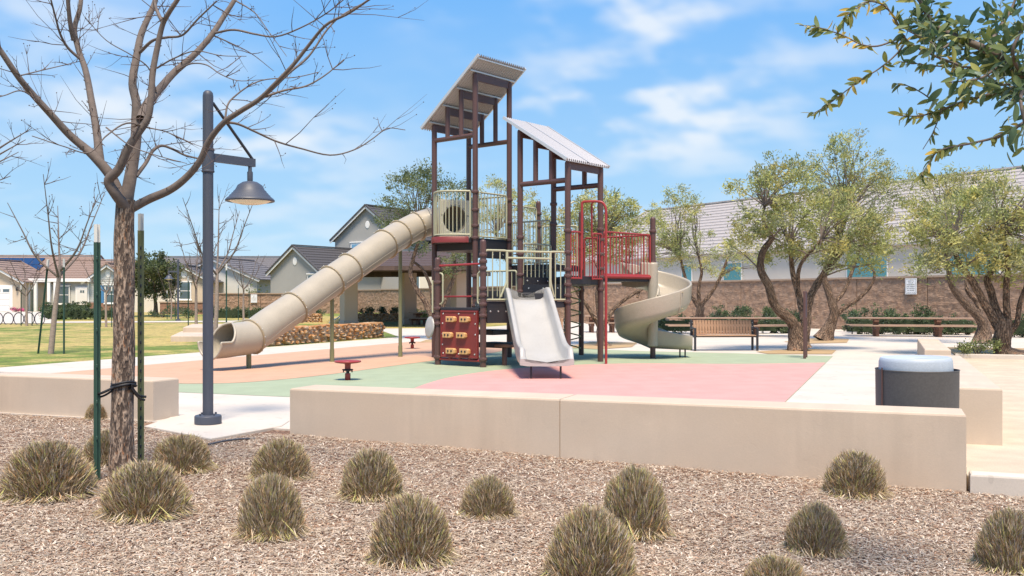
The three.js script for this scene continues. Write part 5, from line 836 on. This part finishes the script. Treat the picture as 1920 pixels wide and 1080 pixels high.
// ---------------------------------------------------------------- broad-leaved branch reaching in at the upper right, close by
{
  const o = thing('leafy_tree', 'close leafy tree whose branches hang into the upper right corner', 'tree', [0, 0, 0]), r = rngOf(91), D = 5.0;
  const Zp = (x, y, d) => at(1480 + x / 3.177, y / 3.177, D + d); const hub = V3(3.9, 2.2, -5.1), tw = [];
  obj('trunk', taper(smooth([V3(3.95, -0.3, -5.1), V3(3.92, 1.0, -5.1), hub], 14), (t) => lerp(0.1, 0.07, t), 14, 0.12, 3), M.bark, o);
  const spec = [
    [[hub, Zp(1500, 640, 0.1), Zp(1398, 470, 0), Zp(1280, 360, 0), Zp(1180, 300, 0), Zp(1000, 220, 0.05), Zp(880, 160, 0.1), Zp(800, 50, 0.1), Zp(750, -60, 0.1)], 0.045, 0.008, 1.0],
    [[Zp(1000, 385, 0), Zp(850, 325, -0.1), Zp(700, 240, -0.15), Zp(620, 100, -0.2), Zp(560, 30, -0.25), Zp(480, 8, -0.25), Zp(400, 50, -0.3), Zp(320, 110, -0.3)], 0.008, 0.003, 0.5],
    [[Zp(690, 215, -0.1), Zp(520, 275, -0.1), Zp(430, 265, -0.1), Zp(330, 215, -0.1), Zp(230, 180, -0.1), Zp(150, 158, -0.1), Zp(60, 150, -0.1)], 0.006, 0.002, 0.55],
    [[Zp(700, 240, 0), Zp(640, 320, 0), Zp(540, 405, 0), Zp(420, 480, 0), Zp(300, 570, 0), Zp(220, 630, 0), Zp(135, 680, 0)], 0.006, 0.002, 0.42],
    [[Zp(1500, 470, 0.2), Zp(1200, 560, 0.2), Zp(1050, 600, 0.2), Zp(900, 655, 0.2), Zp(780, 690, 0.2), Zp(670, 690, 0.2)], 0.012, 0.003, 0.7],
    [[Zp(905, 655, 0.2), Zp(880, 730, 0.2), Zp(850, 800, 0.2), Zp(795, 890, 0.2)], 0.005, 0.002, 0.4],
    [[Zp(1500, 640, 0.1), Zp(1398, 730, -0.1), Zp(1250, 810, -0.1), Zp(1100, 850, -0.1), Zp(950, 880, -0.1), Zp(880, 905, -0.1), Zp(820, 990, -0.1), Zp(780, 1050, -0.1)], 0.012, 0.002, 0.5],
    [[Zp(900, 640, 0.2), Zp(800, 560, 0.25), Zp(700, 510, 0.3), Zp(640, 500, 0.3)], 0.005, 0.002, 0.35], [[Zp(1080, 400, 0.1), Zp(900, 395, 0.2), Zp(780, 382, 0.2), Zp(650, 365, 0.2)], 0.006, 0.002, 0.5],
    [[Zp(1180, 300, 0), Zp(1240, 180, 0.1), Zp(1320, 60, 0.2), Zp(1360, -40, 0.2)], 0.014, 0.006, 0.9], [[Zp(1398, 470, 0), Zp(1330, 300, -0.2), Zp(1398, 150, -0.2), Zp(1450, 20, -0.2)], 0.012, 0.006, 0.9], [[Zp(1398, 500, 0), Zp(1380, 620, -0.2), Zp(1420, 800, -0.2), Zp(1460, 900, -0.2)], 0.012, 0.005, 0.9], [[Zp(1000, 220, 0.05), Zp(900, 290, -0.1), Zp(840, 250, -0.2), Zp(700, 180, -0.2)], 0.007, 0.003, 0.8], [[Zp(1280, 360, 0), Zp(1150, 460, -0.15), Zp(1060, 480, -0.2), Zp(950, 490, -0.2)], 0.01, 0.003, 0.8], [[Zp(1398, 470, 0), Zp(1250, 500, 0.3), Zp(1150, 420, 0.4), Zp(1020, 330, 0.4)], 0.01, 0.004, 0.9]];
  const leafG = [0, 1, 2].map((k) => { const rings = []; const L = 0.078, W = [0.026, 0.021, 0.03][k], cup = [0.007, 0.011, 0.004][k]; for (let i = 0; i <= 6; i++) { const t = i / 6, w = W * Math.pow(Math.sin(Math.PI * Math.min(0.97, 0.04 + t * 0.94)), 0.7) * 0.5, y = -0.012 * t * t * (k + 0.4); rings.push([V3(-w, y + cup * (w / W), L * t), V3(0, y, L * t), V3(w, y + cup * (w / W), L * t)]); } return loft(rings, false, false); });
  const spots = [];
  for (const [pp, r0, r1, dens] of spec) {
    const path = smooth(pp, pp.length * 9); obj('branch', taper(path, (t) => lerp(r0, r1, Math.pow(t, 0.6)), 7), M.limb, o);
    let len = 0; for (let i = 1; i < path.length; i++) len += path[i].distanceTo(path[i - 1]);
    const n = Math.round(len * 165 * dens); for (let k = 0; k < n; k++) { const i = Math.min(path.length - 2, Math.floor(r() * (path.length - 1))), b = path[i].clone().lerp(path[i + 1], r()), dir = path[i + 1].clone().sub(path[i]).normalize(); if (dens > 0.7) b.add(V3((r() - 0.5) * 0.16, (r() - 0.5) * 0.16, (r() - 0.5) * 0.16)); const s = V3(r() - 0.5, r() - 0.62, r() - 0.5).normalize().addScaledVector(dir, 0.7).normalize(); spots.push([b, s, dens, r()]); }
  }
  const inFrame = (p) => { const x = CX + FOCAL * p.x / -p.z, y = HY - FOCAL * (p.y - EYE) / -p.z; return x > 1490 && x < 1925 && y > -5 && y < 345; };
  const m4 = new THREE.Matrix4(), rest = []; let singles = 0; spots.sort((a, b) => a[3] - b[3]);
  for (const [b, s, dens, q] of spots) {
    const side = V3(r() - 0.5, 0.15, r() - 0.5).cross(s).normalize(), upv = s.clone().cross(side); m4.makeBasis(side, upv, s); const k = Math.floor(r() * 3), sc = (dens > 0.7 ? 0.98 : 0.74) * (0.65 + r() * 0.65), t = dens > 0.7 ? [0, 0, 1, 1, 4, 2, 0][Math.floor(r() * 7)] : [1, 2, 2, 3, 1, 2][Math.floor(r() * 6)];
    if (singles < 300 && inFrame(b)) { const l = new THREE.Mesh(leafG[k], M.leaf[t]); l.name = 'leaf'; l.castShadow = l.receiveShadow = true; l.quaternion.setFromRotationMatrix(m4); l.position.copy(b); l.scale.setScalar(sc); o.add(l); singles++; }
    else rest.push([leafG[k].clone().scale(sc, sc, sc).applyMatrix4(m4).translate(b.x, b.y, b.z), t]);
  }
  for (let t = 0; t < 5; t++) { const gs = rest.filter((q) => q[1] === t).map((q) => q[0]); if (gs.length) stuff(obj('small_leaves', gs, M.leaf[t], o)); }
}

// ================================================================ furniture
{ // large round trash can behind the seat wall
  const c = at(1719, 700, 9.85), o = thing('trash_can', 'large round charcoal trash can with pale blue grey lid behind the seat wall', 'trash can', [c.x, 0, c.z], 0.3);
  const R = 0.395, g = lathe([[0, 0.03], [R - 0.03, 0.03], [R - 0.03, 0.06]], 48); obj('floor_plate', g, M.iron, o);
  const sh = new THREE.LatheGeometry([[R - 0.012, 0.06], [R - 0.004, 0.4], [R, 0.79], [R + 0.006, 0.8], [R - 0.008, 0.8], [R - 0.018, 0.4], [R - 0.024, 0.06]].map(([a, b]) => new THREE.Vector2(a, b)), 56); obj('body', sh, M.canbody, o);
  obj('lid', lathe([[0.345, 0.74], [0.352, 0.79], [0.348, 0.88], [0.336, 0.915], [0.32, 0.922], [0.29, 0.912], [0.2, 0.9], [0.185, 0.89], [0.18, 0.8]], 56).rotateZ(0.02), M.canlid, o);
  obj('liner', lathe([[0, 0.1], [0.3, 0.1], [0.31, 0.78]], 40), M.iron, o);
  for (const a of [-1.62, 1.56]) obj('side_rod', cyl(V3((R + 0.008) * Math.sin(a), 0.02, (R + 0.008) * Math.cos(a)), V3((R + 0.008) * Math.sin(a), 0.82, (R + 0.008) * Math.cos(a)), 0.007), M.post, o);
  for (const a of [0.8, 2.4, 4, 5.5]) obj('foot', cyl(V3(0.3 * Math.sin(a), 0, 0.3 * Math.cos(a)), V3(0.3 * Math.sin(a), 0.04, 0.3 * Math.cos(a)), 0.03), M.iron, o);
}
function smallCan(label, p, h = 0.95, r = 0.3) { const o = thing('trash_can', label, 'trash can', [p.x, 0, p.z], 0, 'distant trash cans'); obj('body', lathe([[0, 0.02], [r * 0.92, 0.02], [r, h - 0.12], [r * 1.02, h - 0.1]], 24), M.canbody, o); obj('lid', lathe([[r * 0.9, h - 0.12], [r * 0.9, h - 0.02], [r * 0.8, h], [r * 0.5, h - 0.01], [r * 0.45, h - 0.1]], 24), M.canlid, o); }
smallCan('dark trash can behind the spiral slide', on(1244, 618)); smallCan('dark trash can with pale lid behind the two olive trunks', on(1560, 615)); smallCan('dark trash can partly hidden by the big olive trunk', on(1858, 616));

function slatBench(label, p, turn, len = 1.85) {
  const o = thing('slatted_bench', label, 'bench', [p.x, 0, p.z], turn, 'slatted park benches');
  for (const s of [-1, 1]) { const x = s * len / 2; obj('end_frame', [rbox(0.06, 0.66, 0.07, 0.012, x, 0.33, 0.27), rbox(0.06, 0.9, 0.07, 0.012, x, 0.45, -0.2).rotateX(-0.0), rbox(0.065, 0.05, 0.56, 0.012, x, 0.655, 0.03), rbox(0.05, 0.06, 0.44, 0.01, x, 0.42, 0.03)], M.iron, o); for (const y of [0.58, 0.7, 0.82]) obj('bolt', rbox(0.012, 0.03, 0.03, 0.003, x - s * 0.02, y, -0.155), M.bolt, o); }
  const n = 20, w = (len - 0.1) / n; for (let i = 0; i < n; i++) { const sl = new THREE.Mesh(benchSlat, M.slat); sl.name = 'slat'; sl.castShadow = sl.receiveShadow = true; sl.position.set(-len / 2 + 0.05 + (i + 0.5) * w, 0.68, -0.17); sl.rotation.x = -0.14; sl.scale.x = w * 0.86 / 0.08; o.add(sl); }
  for (const y of [0.53, 0.84]) obj('back_rail', box(len - 0.08, 0.035, 0.03, 0, y, -0.19 - (y - 0.53) * 0.14), M.iron, o);
  for (let i = 0; i < 5; i++) obj('seat_slat', rbox(len - 0.08, 0.032, 0.082, 0.008, 0, 0.45, -0.1 + i * 0.092), M.slat, o);
  obj('seat_rail', [box(len - 0.08, 0.03, 0.03, 0, 0.415, 0.24), box(0.16, 0.03, 0.4, 0, 0.418, 0.05)], M.iron, o);
}
const benchSlat = rbox(0.08, 0.42, 0.024, 0.006);
slatBench('slatted park bench right of the spiral slide', at(1357, 655, 28.8).setY(0), 0.06);
slatBench('slatted park bench half hidden behind the front slide', at(1012, 648, 31.2).setY(0), 0.15, 1.7);

function timberTable(label, a, b, group = 'heavy timber picnic tables') {
  const c = a.clone().lerp(b, 0.5), L = a.distanceTo(b), o = thing('picnic_table', label, 'picnic table', [c.x, 0, c.z], Math.atan2(-(b.z - a.z), b.x - a.x), group);
  for (let i = 0; i < 4; i++) obj('top_plank', rbox(L, 0.06, 0.19, 0.01, 0, 0.74, -0.3 + i * 0.2), M.timbertop, o);
  for (const z of [-0.72, 0.72]) for (let i = 0; i < 2; i++) obj('seat_plank', rbox(L, 0.055, 0.15, 0.01, 0, 0.44, z + (i - 0.5) * 0.16), M.timbertop, o);
  for (const x of (L > 3 ? [-L * 0.28, L * 0.2] : [-L * 0.3, L * 0.3])) { obj('leg', [rbox(0.22, 0.7, 0.2, 0.015, x, 0.35, 0), rbox(0.18, 0.12, 0.74, 0.01, x, 0.65, 0)], M.timber, o); obj('seat_beam', [rbox(0.16, 0.12, 1.6, 0.01, x, 0.35, 0), rbox(0.12, 0.3, 0.12, 0.01, x, 0.16, 0.62), rbox(0.12, 0.3, 0.12, 0.01, x, 0.16, -0.62)], M.timber, o); }
}
timberTable('long brown timber picnic table in front of the right hedge', at(1590, 630, 40.5).setY(0), at(1832, 632, 39.3).setY(0));
timberTable('long brown timber picnic table behind the slatted bench', at(1250, 630, 40.4).setY(0), at(1486, 630, 40.0).setY(0));
timberTable('dark timber picnic table in the shade beside the shelter column', at(773, 610, 57).setY(0), at(828, 610, 56).setY(0));
timberTable('timber picnic table behind the legs of the tall tower', at(832, 606, 58).setY(0), at(905, 606, 58).setY(0));
timberTable('short timber picnic table beyond the coil climber', at(1096, 620, 45).setY(0), at(1160, 620, 45).setY(0));
{ // slim rules sign, seen from its edge
  const p = on(1510, 671.5), o = thing('rules_sign', 'slim brown sign post seen edge-on beside the olive tree', 'sign', [p.x, 0, p.z], 1.22);
  for (const x of [-0.3, 0.3]) obj('post', rbox(0.07, 1.72, 0.07, 0.012, x, 0.86, 0), M.post, o);
  obj('sign_panel', rbox(0.5, 0.62, 0.02, 0.005, 0, 1.36, 0), M.blue, o); obj('panel_frame', [rbox(0.54, 0.03, 0.03, 0.006, 0, 1.69, 0), rbox(0.54, 0.03, 0.03, 0.006, 0, 1.04, 0)], M.post, o);
}
for (let i = 0; i < 5; i++) { const p = at(-4 + i * 19.6, 604.5, 57).setY(0.06); const o = one('bike_rack', new THREE.TorusGeometry(0.29, 0.026, 8, 36).scale(1, 1.25, 1).translate(p.x, p.y + 0.32, p.z), M.hoop, `${['first', 'second', 'third', 'fourth', 'fifth'][i]} dark hoop bike rack from the left edge`, 'bike rack', 'row of hoop bike racks'); }

// ================================================================ shelter with columns
{
  const o = thing('picnic_shelter', 'open picnic shelter with tan columns and dark brown roof behind the tower', 'shelter', [0, 0, 0]);
  const cols = [[654, 612, 54.8], [765, 609, 58], [838, 606, 60], [862, 612, 55]];
  for (const [px, py, d] of cols) { const p = at(px, py, d); obj('column', [rbox(0.8, 3.1, 0.8, 0.03, p.x, 1.55, p.z, 0.5), rbox(0.9, 0.3, 0.9, 0.03, p.x, 0.15, p.z, 0.5)], M.column, o); }
  const q = [at(636, 500, 53), at(880, 500, 52), at(905, 500, 64), at(640, 500, 66)].map((p) => V3(p.x, 3.1, p.z)), ctr = V3(-6, 0, -58.5);
  obj('beam', [beam(q[0], q[1], 0.3, 0.35), beam(q[1], q[2], 0.3, 0.35), beam(q[2], q[3], 0.3, 0.35), beam(q[3], q[0], 0.3, 0.35)].map((g) => g.translate(0, 0.1, 0)), M.shelter, o);
  const ev = q.map((p) => { const d = p.clone().sub(ctr).setY(0).multiplyScalar(1.12); return V3(ctr.x + d.x, 3.28, ctr.z + d.z); }), r1 = V3(-8.2, 4.4, -58.5), r2 = V3(-4.2, 4.4, -58.3);
  const tri = (a, b, c, d) => { const t = 9; for (let i = 0; i < t; i++) { const k0 = i / t, k1 = (i + 1) / t, A0 = a.clone().lerp(d, k0), B0 = b.clone().lerp(c, k0), A1 = a.clone().lerp(d, k1), B1 = b.clone().lerp(c, k1); const dn = (v, y) => v.clone().add(V3(0, y, 0)); const g = loft([[dn(A0, 0.03), dn(A1, 0.012), dn(A1, -0.06), dn(A0, -0.04)], [dn(B0, 0.03), dn(B1, 0.012), dn(B1, -0.06), dn(B0, -0.04)]], true, true).toNonIndexed(); g.computeVertexNormals(); obj('roof_course', g, M.shelter, o); } };
  tri(ev[0], ev[1], r2, r1); tri(ev[2], ev[3], r1, r2); tri(ev[1], ev[2], r2, r2); tri(ev[3], ev[0], r1, r1);
  obj('fascia', ev.map((p, i) => beam(p.clone().add(V3(0, -0.1, 0)), ev[(i + 1) % 4].clone().add(V3(0, -0.1, 0)), 0.06, 0.22)), M.shelter, o);
}

// ================================================================ houses
// A house block stands on axes g (along its front) and r (along its depth); all sizes in metres.
function windowPart(o, M4, x, y, w, h, glass, bars = true, t = 0.1) {
  const put = (gm) => gm.applyMatrix4(M4), fr = obj('window', put(rbox(w + 2 * t, h + 2 * t, 0.06, 0.01, x, y, 0.05)), M.trim, o);
  obj('pane', put(box(w, h, 0.02, x, y, 0.085)), glass, fr); if (bars) obj('muntin', put(box(w, 0.06, 0.03, x, y, 0.1)), M.trim, fr); obj('sill', put(rbox(w + 2 * t + 0.16, 0.1, 0.14, 0.02, x, y - h / 2 - t - 0.04, 0.08)), M.trim, fr); obj('lintel', put(rbox(w + 2 * t + 0.16, 0.1, 0.12, 0.02, x, y + h / 2 + t + 0.04, 0.08)), M.trim, fr);
}
function gableBlock(o, { p, turn, w, d, base = 0, eave, ridge, wall, roof, over = 0.4, courses = 10, ridgeAlong = 'z', vent = true, skirt }) {  // front gable (or eave) at local z=0 facing +z, depth towards -z
  const M4 = new THREE.Matrix4().makeRotationY(turn).setPosition(p.x, 0, p.z), put = (g) => g.applyMatrix4(M4);
  if (ridgeAlong === 'z') {
    const s = new THREE.Shape(); s.moveTo(-w / 2, base); s.lineTo(w / 2, base); s.lineTo(w / 2, eave); s.lineTo(0, ridge); s.lineTo(-w / 2, eave); s.closePath(); obj('wall', put(new THREE.ExtrudeGeometry(s, { depth: d, bevelEnabled: false }).translate(0, 0, -d)), wall, o);
    if (vent) { const v = obj('gable_vent', put(lathe([[0, 0.04], [0.28, 0.04], [0.33, 0.02], [0.34, 0]], 24).scale(0.8, 1, 1.1).rotateX(Math.PI / 2).translate(0, eave + (ridge - eave) * 0.42, 0.01)), M.trim, o); }
  } else { const g = box(w, eave - base, d, 0, (eave + base) / 2, -d / 2); obj('wall', put(g), wall, o); const s = new THREE.Shape(); s.moveTo(-d, eave); s.lineTo(0, eave); s.lineTo(-d / 2, ridge); s.closePath(); obj('gable_wall', put(new THREE.ExtrudeGeometry(s, { depth: w, bevelEnabled: false }).rotateY(-Math.PI / 2).translate(w / 2, 0, 0)), wall, o); }
  const half = ridgeAlong === 'z' ? w / 2 : d / 2, long = (ridgeAlong === 'z' ? d : w) + 2 * over, sl = (ridge - eave) / half, run = half + over;
  for (const s of [-1, 1]) for (let i = 0; i < courses; i++) {
    const a = run * i / courses, b = run * (i + 1) / courses + 0.04, ya = ridge + 0.12 - a * sl, yb = ridge + 0.12 - b * sl, th = 0.07;
    let rings; const L0 = -long / 2, L1 = long / 2, q = (x, y, l) => ridgeAlong === 'z' ? V3(s * x, y, l - d / 2) : V3(l, y, s * x - d / 2);
    rings = [L0, L1].map((l) => [q(a, ya - 0.035, l), q(b, yb + 0.035, l), q(b, yb - th, l), q(a, ya - th - 0.03, l)]);
    const g = loft(rings, true, true).toNonIndexed(); g.computeVertexNormals(); obj('roof_course', put(g), roof, o);
  }
  for (const e of [1, -1]) for (const s of [-1, 1]) { const f = (x, y, l) => ridgeAlong === 'z' ? V3(s * x, y, l) : V3(l, y, s * x - d / 2); const l = ridgeAlong === 'z' ? (e > 0 ? over - 0.03 : -d - over + 0.03) : e * (w / 2 + over - 0.03); obj('fascia', put(beam(f(0, ridge - 0.06, l), f(run, ridge - 0.06 - run * sl, l), 0.06, 0.2)), M.trim, o); obj('rake_tile', put(beam(f(0, ridge + 0.13, l), f(run, ridge + 0.13 - run * sl, l), 0.22, 0.12)), roof, o); }
  obj('ridge_cap', put(ridgeAlong === 'z' ? box(0.3, 0.1, long, 0, ridge + 0.16, -d / 2) : box(long, 0.1, 0.3, 0, ridge + 0.16, -d / 2)), roof, o);
  return M4;
}
{ // grey two-storey house: low wing, tall wing, pale rear wing
  const o = thing('grey_house', 'grey stucco two-storey house with dark tiled gable roofs behind the tube slide', 'house', [0, 0, 0]);
  const lw = V3(-19.5, 0, -87.5), turn = -0.6; const m1 = gableBlock(o, { p: lw, turn, w: 6.4, d: 9, eave: 4.0, ridge: 6.25, wall: M.greystucco, roof: M.darkroof, over: 0.32 }); windowPart(o, m1, 2.1, 3.1, 0.7, 1.1, M.glass);
  const tw = V3(-13.8, 0, -93), m2 = gableBlock(o, { p: tw, turn: -0.55, w: 8.2, d: 10, eave: 7.4, ridge: 10.4, wall: M.greystucco, roof: M.darkroof, over: 0.35, courses: 12 }); windowPart(o, m2, -1.2, 6.3, 1.4, 1.05, M.skyglass, false, 0.16);
  const m3 = gableBlock(o, { p: V3(-9.6, 0, -92), turn: -0.15, w: 9, d: 7, eave: 5.6, ridge: 7.4, wall: M.creamstucco, roof: M.darkroof, over: 0.35, ridgeAlong: 'x', vent: false }); windowPart(o, m3, -2.4, 3.4, 0.8, 1.7, M.skyglass); windowPart(o, m3, 0.2, 3.2, 1.3, 1.6, M.glass, false); windowPart(o, m3, 3.1, 3.3, 0.9, 1.5, M.glass);
}
{ // long cream building behind the right-hand wall
  const o = thing('cream_building', 'long cream building with pale tiled roof behind the right olive trees', 'building', [0, 0, 0]);
  const dir = WA[1].clone().sub(WA[0]).normalize(), nrm = V3(-dir.z, 0, dir.x); if (nrm.z < 0) nrm.negate(); const c = WA[0].clone().addScaledVector(dir, 23).addScaledVector(nrm, -5.5), turn = Math.atan2(nrm.x, nrm.z);
  const m = gableBlock(o, { p: c, turn, w: 42, d: 17, eave: 4.55, ridge: 8.95, wall: M.creamstucco, roof: M.palerroof, over: 0.28, courses: 17, ridgeAlong: 'x', vent: false });
  for (const [x, w, h] of [[-7, 0.9, 1.4], [-2.7, 1.5, 1.4], [7.6, 2.6, 1.6], [14, 2.6, 1.6]]) windowPart(o, m, x, 3.15, w, h, M.tealglass, false, 0.07);
}
{ // beige house far left with garage, porch, siding wing
  const o = thing('beige_house', 'beige single-storey house with brown tiled roof and white garage door', 'house', [0, 0, 0]), G = 0.42;
  const X = (px, d) => (px - CX) / FOCAL * d;
  gableBlock(o, { p: V3(X(20, 93), 0, -92), turn: 0, w: 13, d: 10, base: G, eave: 3.35, ridge: 5.75, wall: M.beige, roof: M.brownroof, ridgeAlong: 'x', vent: false, courses: 12 });
  gableBlock(o, { p: V3(X(150, 91), 0, -91), turn: 0, w: 8, d: 9, base: G, eave: 3.3, ridge: 5.25, wall: M.siding, roof: M.brownroof, ridgeAlong: 'x', vent: false, courses: 12 });
  const mg = gableBlock(o, { p: V3(X(-30, 86), 0, -86), turn: 0, w: 6.6, d: 6, base: G, eave: 3.2, ridge: 5.0, wall: M.beige, roof: M.brownroof, courses: 9 });
  const put = (g, m4) => g.applyMatrix4(m4);
  const gd = obj('garage_door', put(box(4.6, 2.15, 0.08, 0.05, G + 1.08, 0.03), mg), M.door, o); for (let k = 0; k < 4; k++) obj('door_panel', put(rbox(4.5, 0.48, 0.03, 0.01, 0.05, G + 0.3 + k * 0.53, 0.085), mg), M.door, gd); for (let k = 0; k < 6; k++) obj('pane', put(box(0.55, 0.24, 0.02, -1.9 + k * 0.78, G + 1.9, 0.11), mg), M.glass, gd);
  obj('door_trim', put(rbox(4.95, 2.45, 0.06, 0.01, 0.05, G + 1.15, 0.0), mg), M.trim, o);
  const ms = gableBlock(o, { p: V3(X(203, 88), 0, -88), turn: 0, w: 3.8, d: 6, base: G, eave: 3.3, ridge: 4.65, wall: M.siding, roof: M.brownroof, courses: 7 }); windowPart(o, ms, 0.3, 2.0, 1.0, 1.45, M.glass); obj('shutter', put(rbox(0.35, 1.6, 0.06, 0.01, -0.55, 2.0, 0.05), ms), M.blue, o); obj('brick_base', put(box(3.84, 0.85, 0.1, 0, G + 0.42, 0.02), ms), M.brick, o); for (let k = 0; k < 11; k++) obj('siding_board', put(box(3.7, 0.03, 0.03, 0, 1.4 + k * 0.2, 0.015), ms), M.siding, o);
  const mm = new THREE.Matrix4().setPosition(X(150, 91), 0, -90.9); windowPart(o, mm, -1.45, 1.95, 0.95, 1.5, M.glass); 
  const dr = obj('front_door', put(rbox(0.95, 2.1, 0.08, 0.01, 0.28, G + 1.1, 0.05), mm), M.door, o); obj('pane', [put(box(0.16, 0.22, 0.02, 0.18, G + 1.85, 0.1), mm), put(box(0.16, 0.22, 0.02, 0.4, G + 1.85, 0.1), mm)], M.glass, dr); obj('door_trim', put(rbox(1.3, 2.35, 0.05, 0.01, 0.28, G + 1.15, 0.02), mm), M.trim, o);
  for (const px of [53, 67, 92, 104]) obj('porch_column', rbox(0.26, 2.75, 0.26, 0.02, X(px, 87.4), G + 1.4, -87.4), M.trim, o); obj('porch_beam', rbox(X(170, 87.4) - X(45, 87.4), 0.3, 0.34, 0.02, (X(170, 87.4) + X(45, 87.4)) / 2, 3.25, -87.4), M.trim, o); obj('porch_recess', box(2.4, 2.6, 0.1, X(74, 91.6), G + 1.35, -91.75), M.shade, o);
  obj('gutter', cyl(V3(X(-40, 91.4), 3.28, -91.45), V3(X(50, 91.4), 3.28, -91.45), 0.07), M.trim, o); obj('downpipe', cyl(V3(X(166, 87.9), G, -87.9), V3(X(166, 87.9), 3.2, -87.9), 0.06), M.trim, o);
  for (let k = 0; k < 2; k++) for (let j = 0; j < 5; j++) { const z0 = -94.0 - k * 1.52, y0 = 5.98 - 0.48 * (z0 + 97); const g = rbox(1.0, 0.04, 1.62, 0.01); g.rotateX(0.448); g.translate(X(-14, 94) + j * 1.03 - (k ? 0.6 : 0), y0, z0); obj('solar_panel', g, M.solar, o); }
  const lt = obj('wall_lamp', lathe([[0, -0.18], [0.09, -0.16], [0.11, 0.1], [0.02, 0.2]], 14, X(31, 85.8), 2.45, -85.85), M.iron, o);
}
{ // driveway garden wall and middle houses
  const pl = (label, name, px, d, w, dep, eave, ridge, turn, wall, roof, along, extra) => { const o = thing(name, label, 'house', [0, 0, 0]), m = gableBlock(o, { p: V3((px - CX) / FOCAL * d, 0, -d), turn, w, d: dep, base: 0.2, eave, ridge, wall, roof, ridgeAlong: along, courses: 9 }); if (extra) extra(o, m); return o; };
  pl('pale sided house with grey tiled gable roof behind the near lamp post', 'sided_house', 400, 93, 9, 8, 3.5, 5.4, -0.2, M.siding, M.greyroof, 'z', (o, m) => { windowPart(o, m, -1.2, 2.3, 0.9, 1.2, M.glass); gableBlock(o, { p: V3(-29.5, 0, -101), turn: 0, w: 16, d: 8, base: 0.2, eave: 3.9, ridge: 6.0, wall: M.siding, roof: M.greyroof, ridgeAlong: 'x', vent: false }); });
  pl('beige wing of a grey roofed house behind the distant lamp post', 'garden_house', 345, 88, 4.4, 6, 3.3, 4.5, 0.1, M.beige, M.greyroof, 'z', (o, m) => { windowPart(o, m, 0.1, 2.3, 0.9, 1.4, M.glass); });
  const w = thing('garden_wall', 'plain beige garden wall behind the round evergreen tree', 'wall', [0, 0, 0]); obj('wall_panel', box(5.2, 2.35, 0.25, (275 - CX) / FOCAL * 84, 1.5, -84, 0.1), M.creamstucco, w); obj('cap', box(5.3, 0.08, 0.34, (275 - CX) / FOCAL * 84, 2.72, -84, 0.1), M.cap, w);
  const b = thing('brick_planter', 'low brown brick planter wall behind the distant lamp post', 'planter', [0, 0, 0]); obj('wall_panel', box(5, 1.1, 0.4, (360 - CX) / FOCAL * 78, 0.7, -78), M.brick, b); obj('cap', box(5.1, 0.1, 0.5, (360 - CX) / FOCAL * 78, 1.3, -78), M.cap, b);
}

renderer.render(scene, camera);
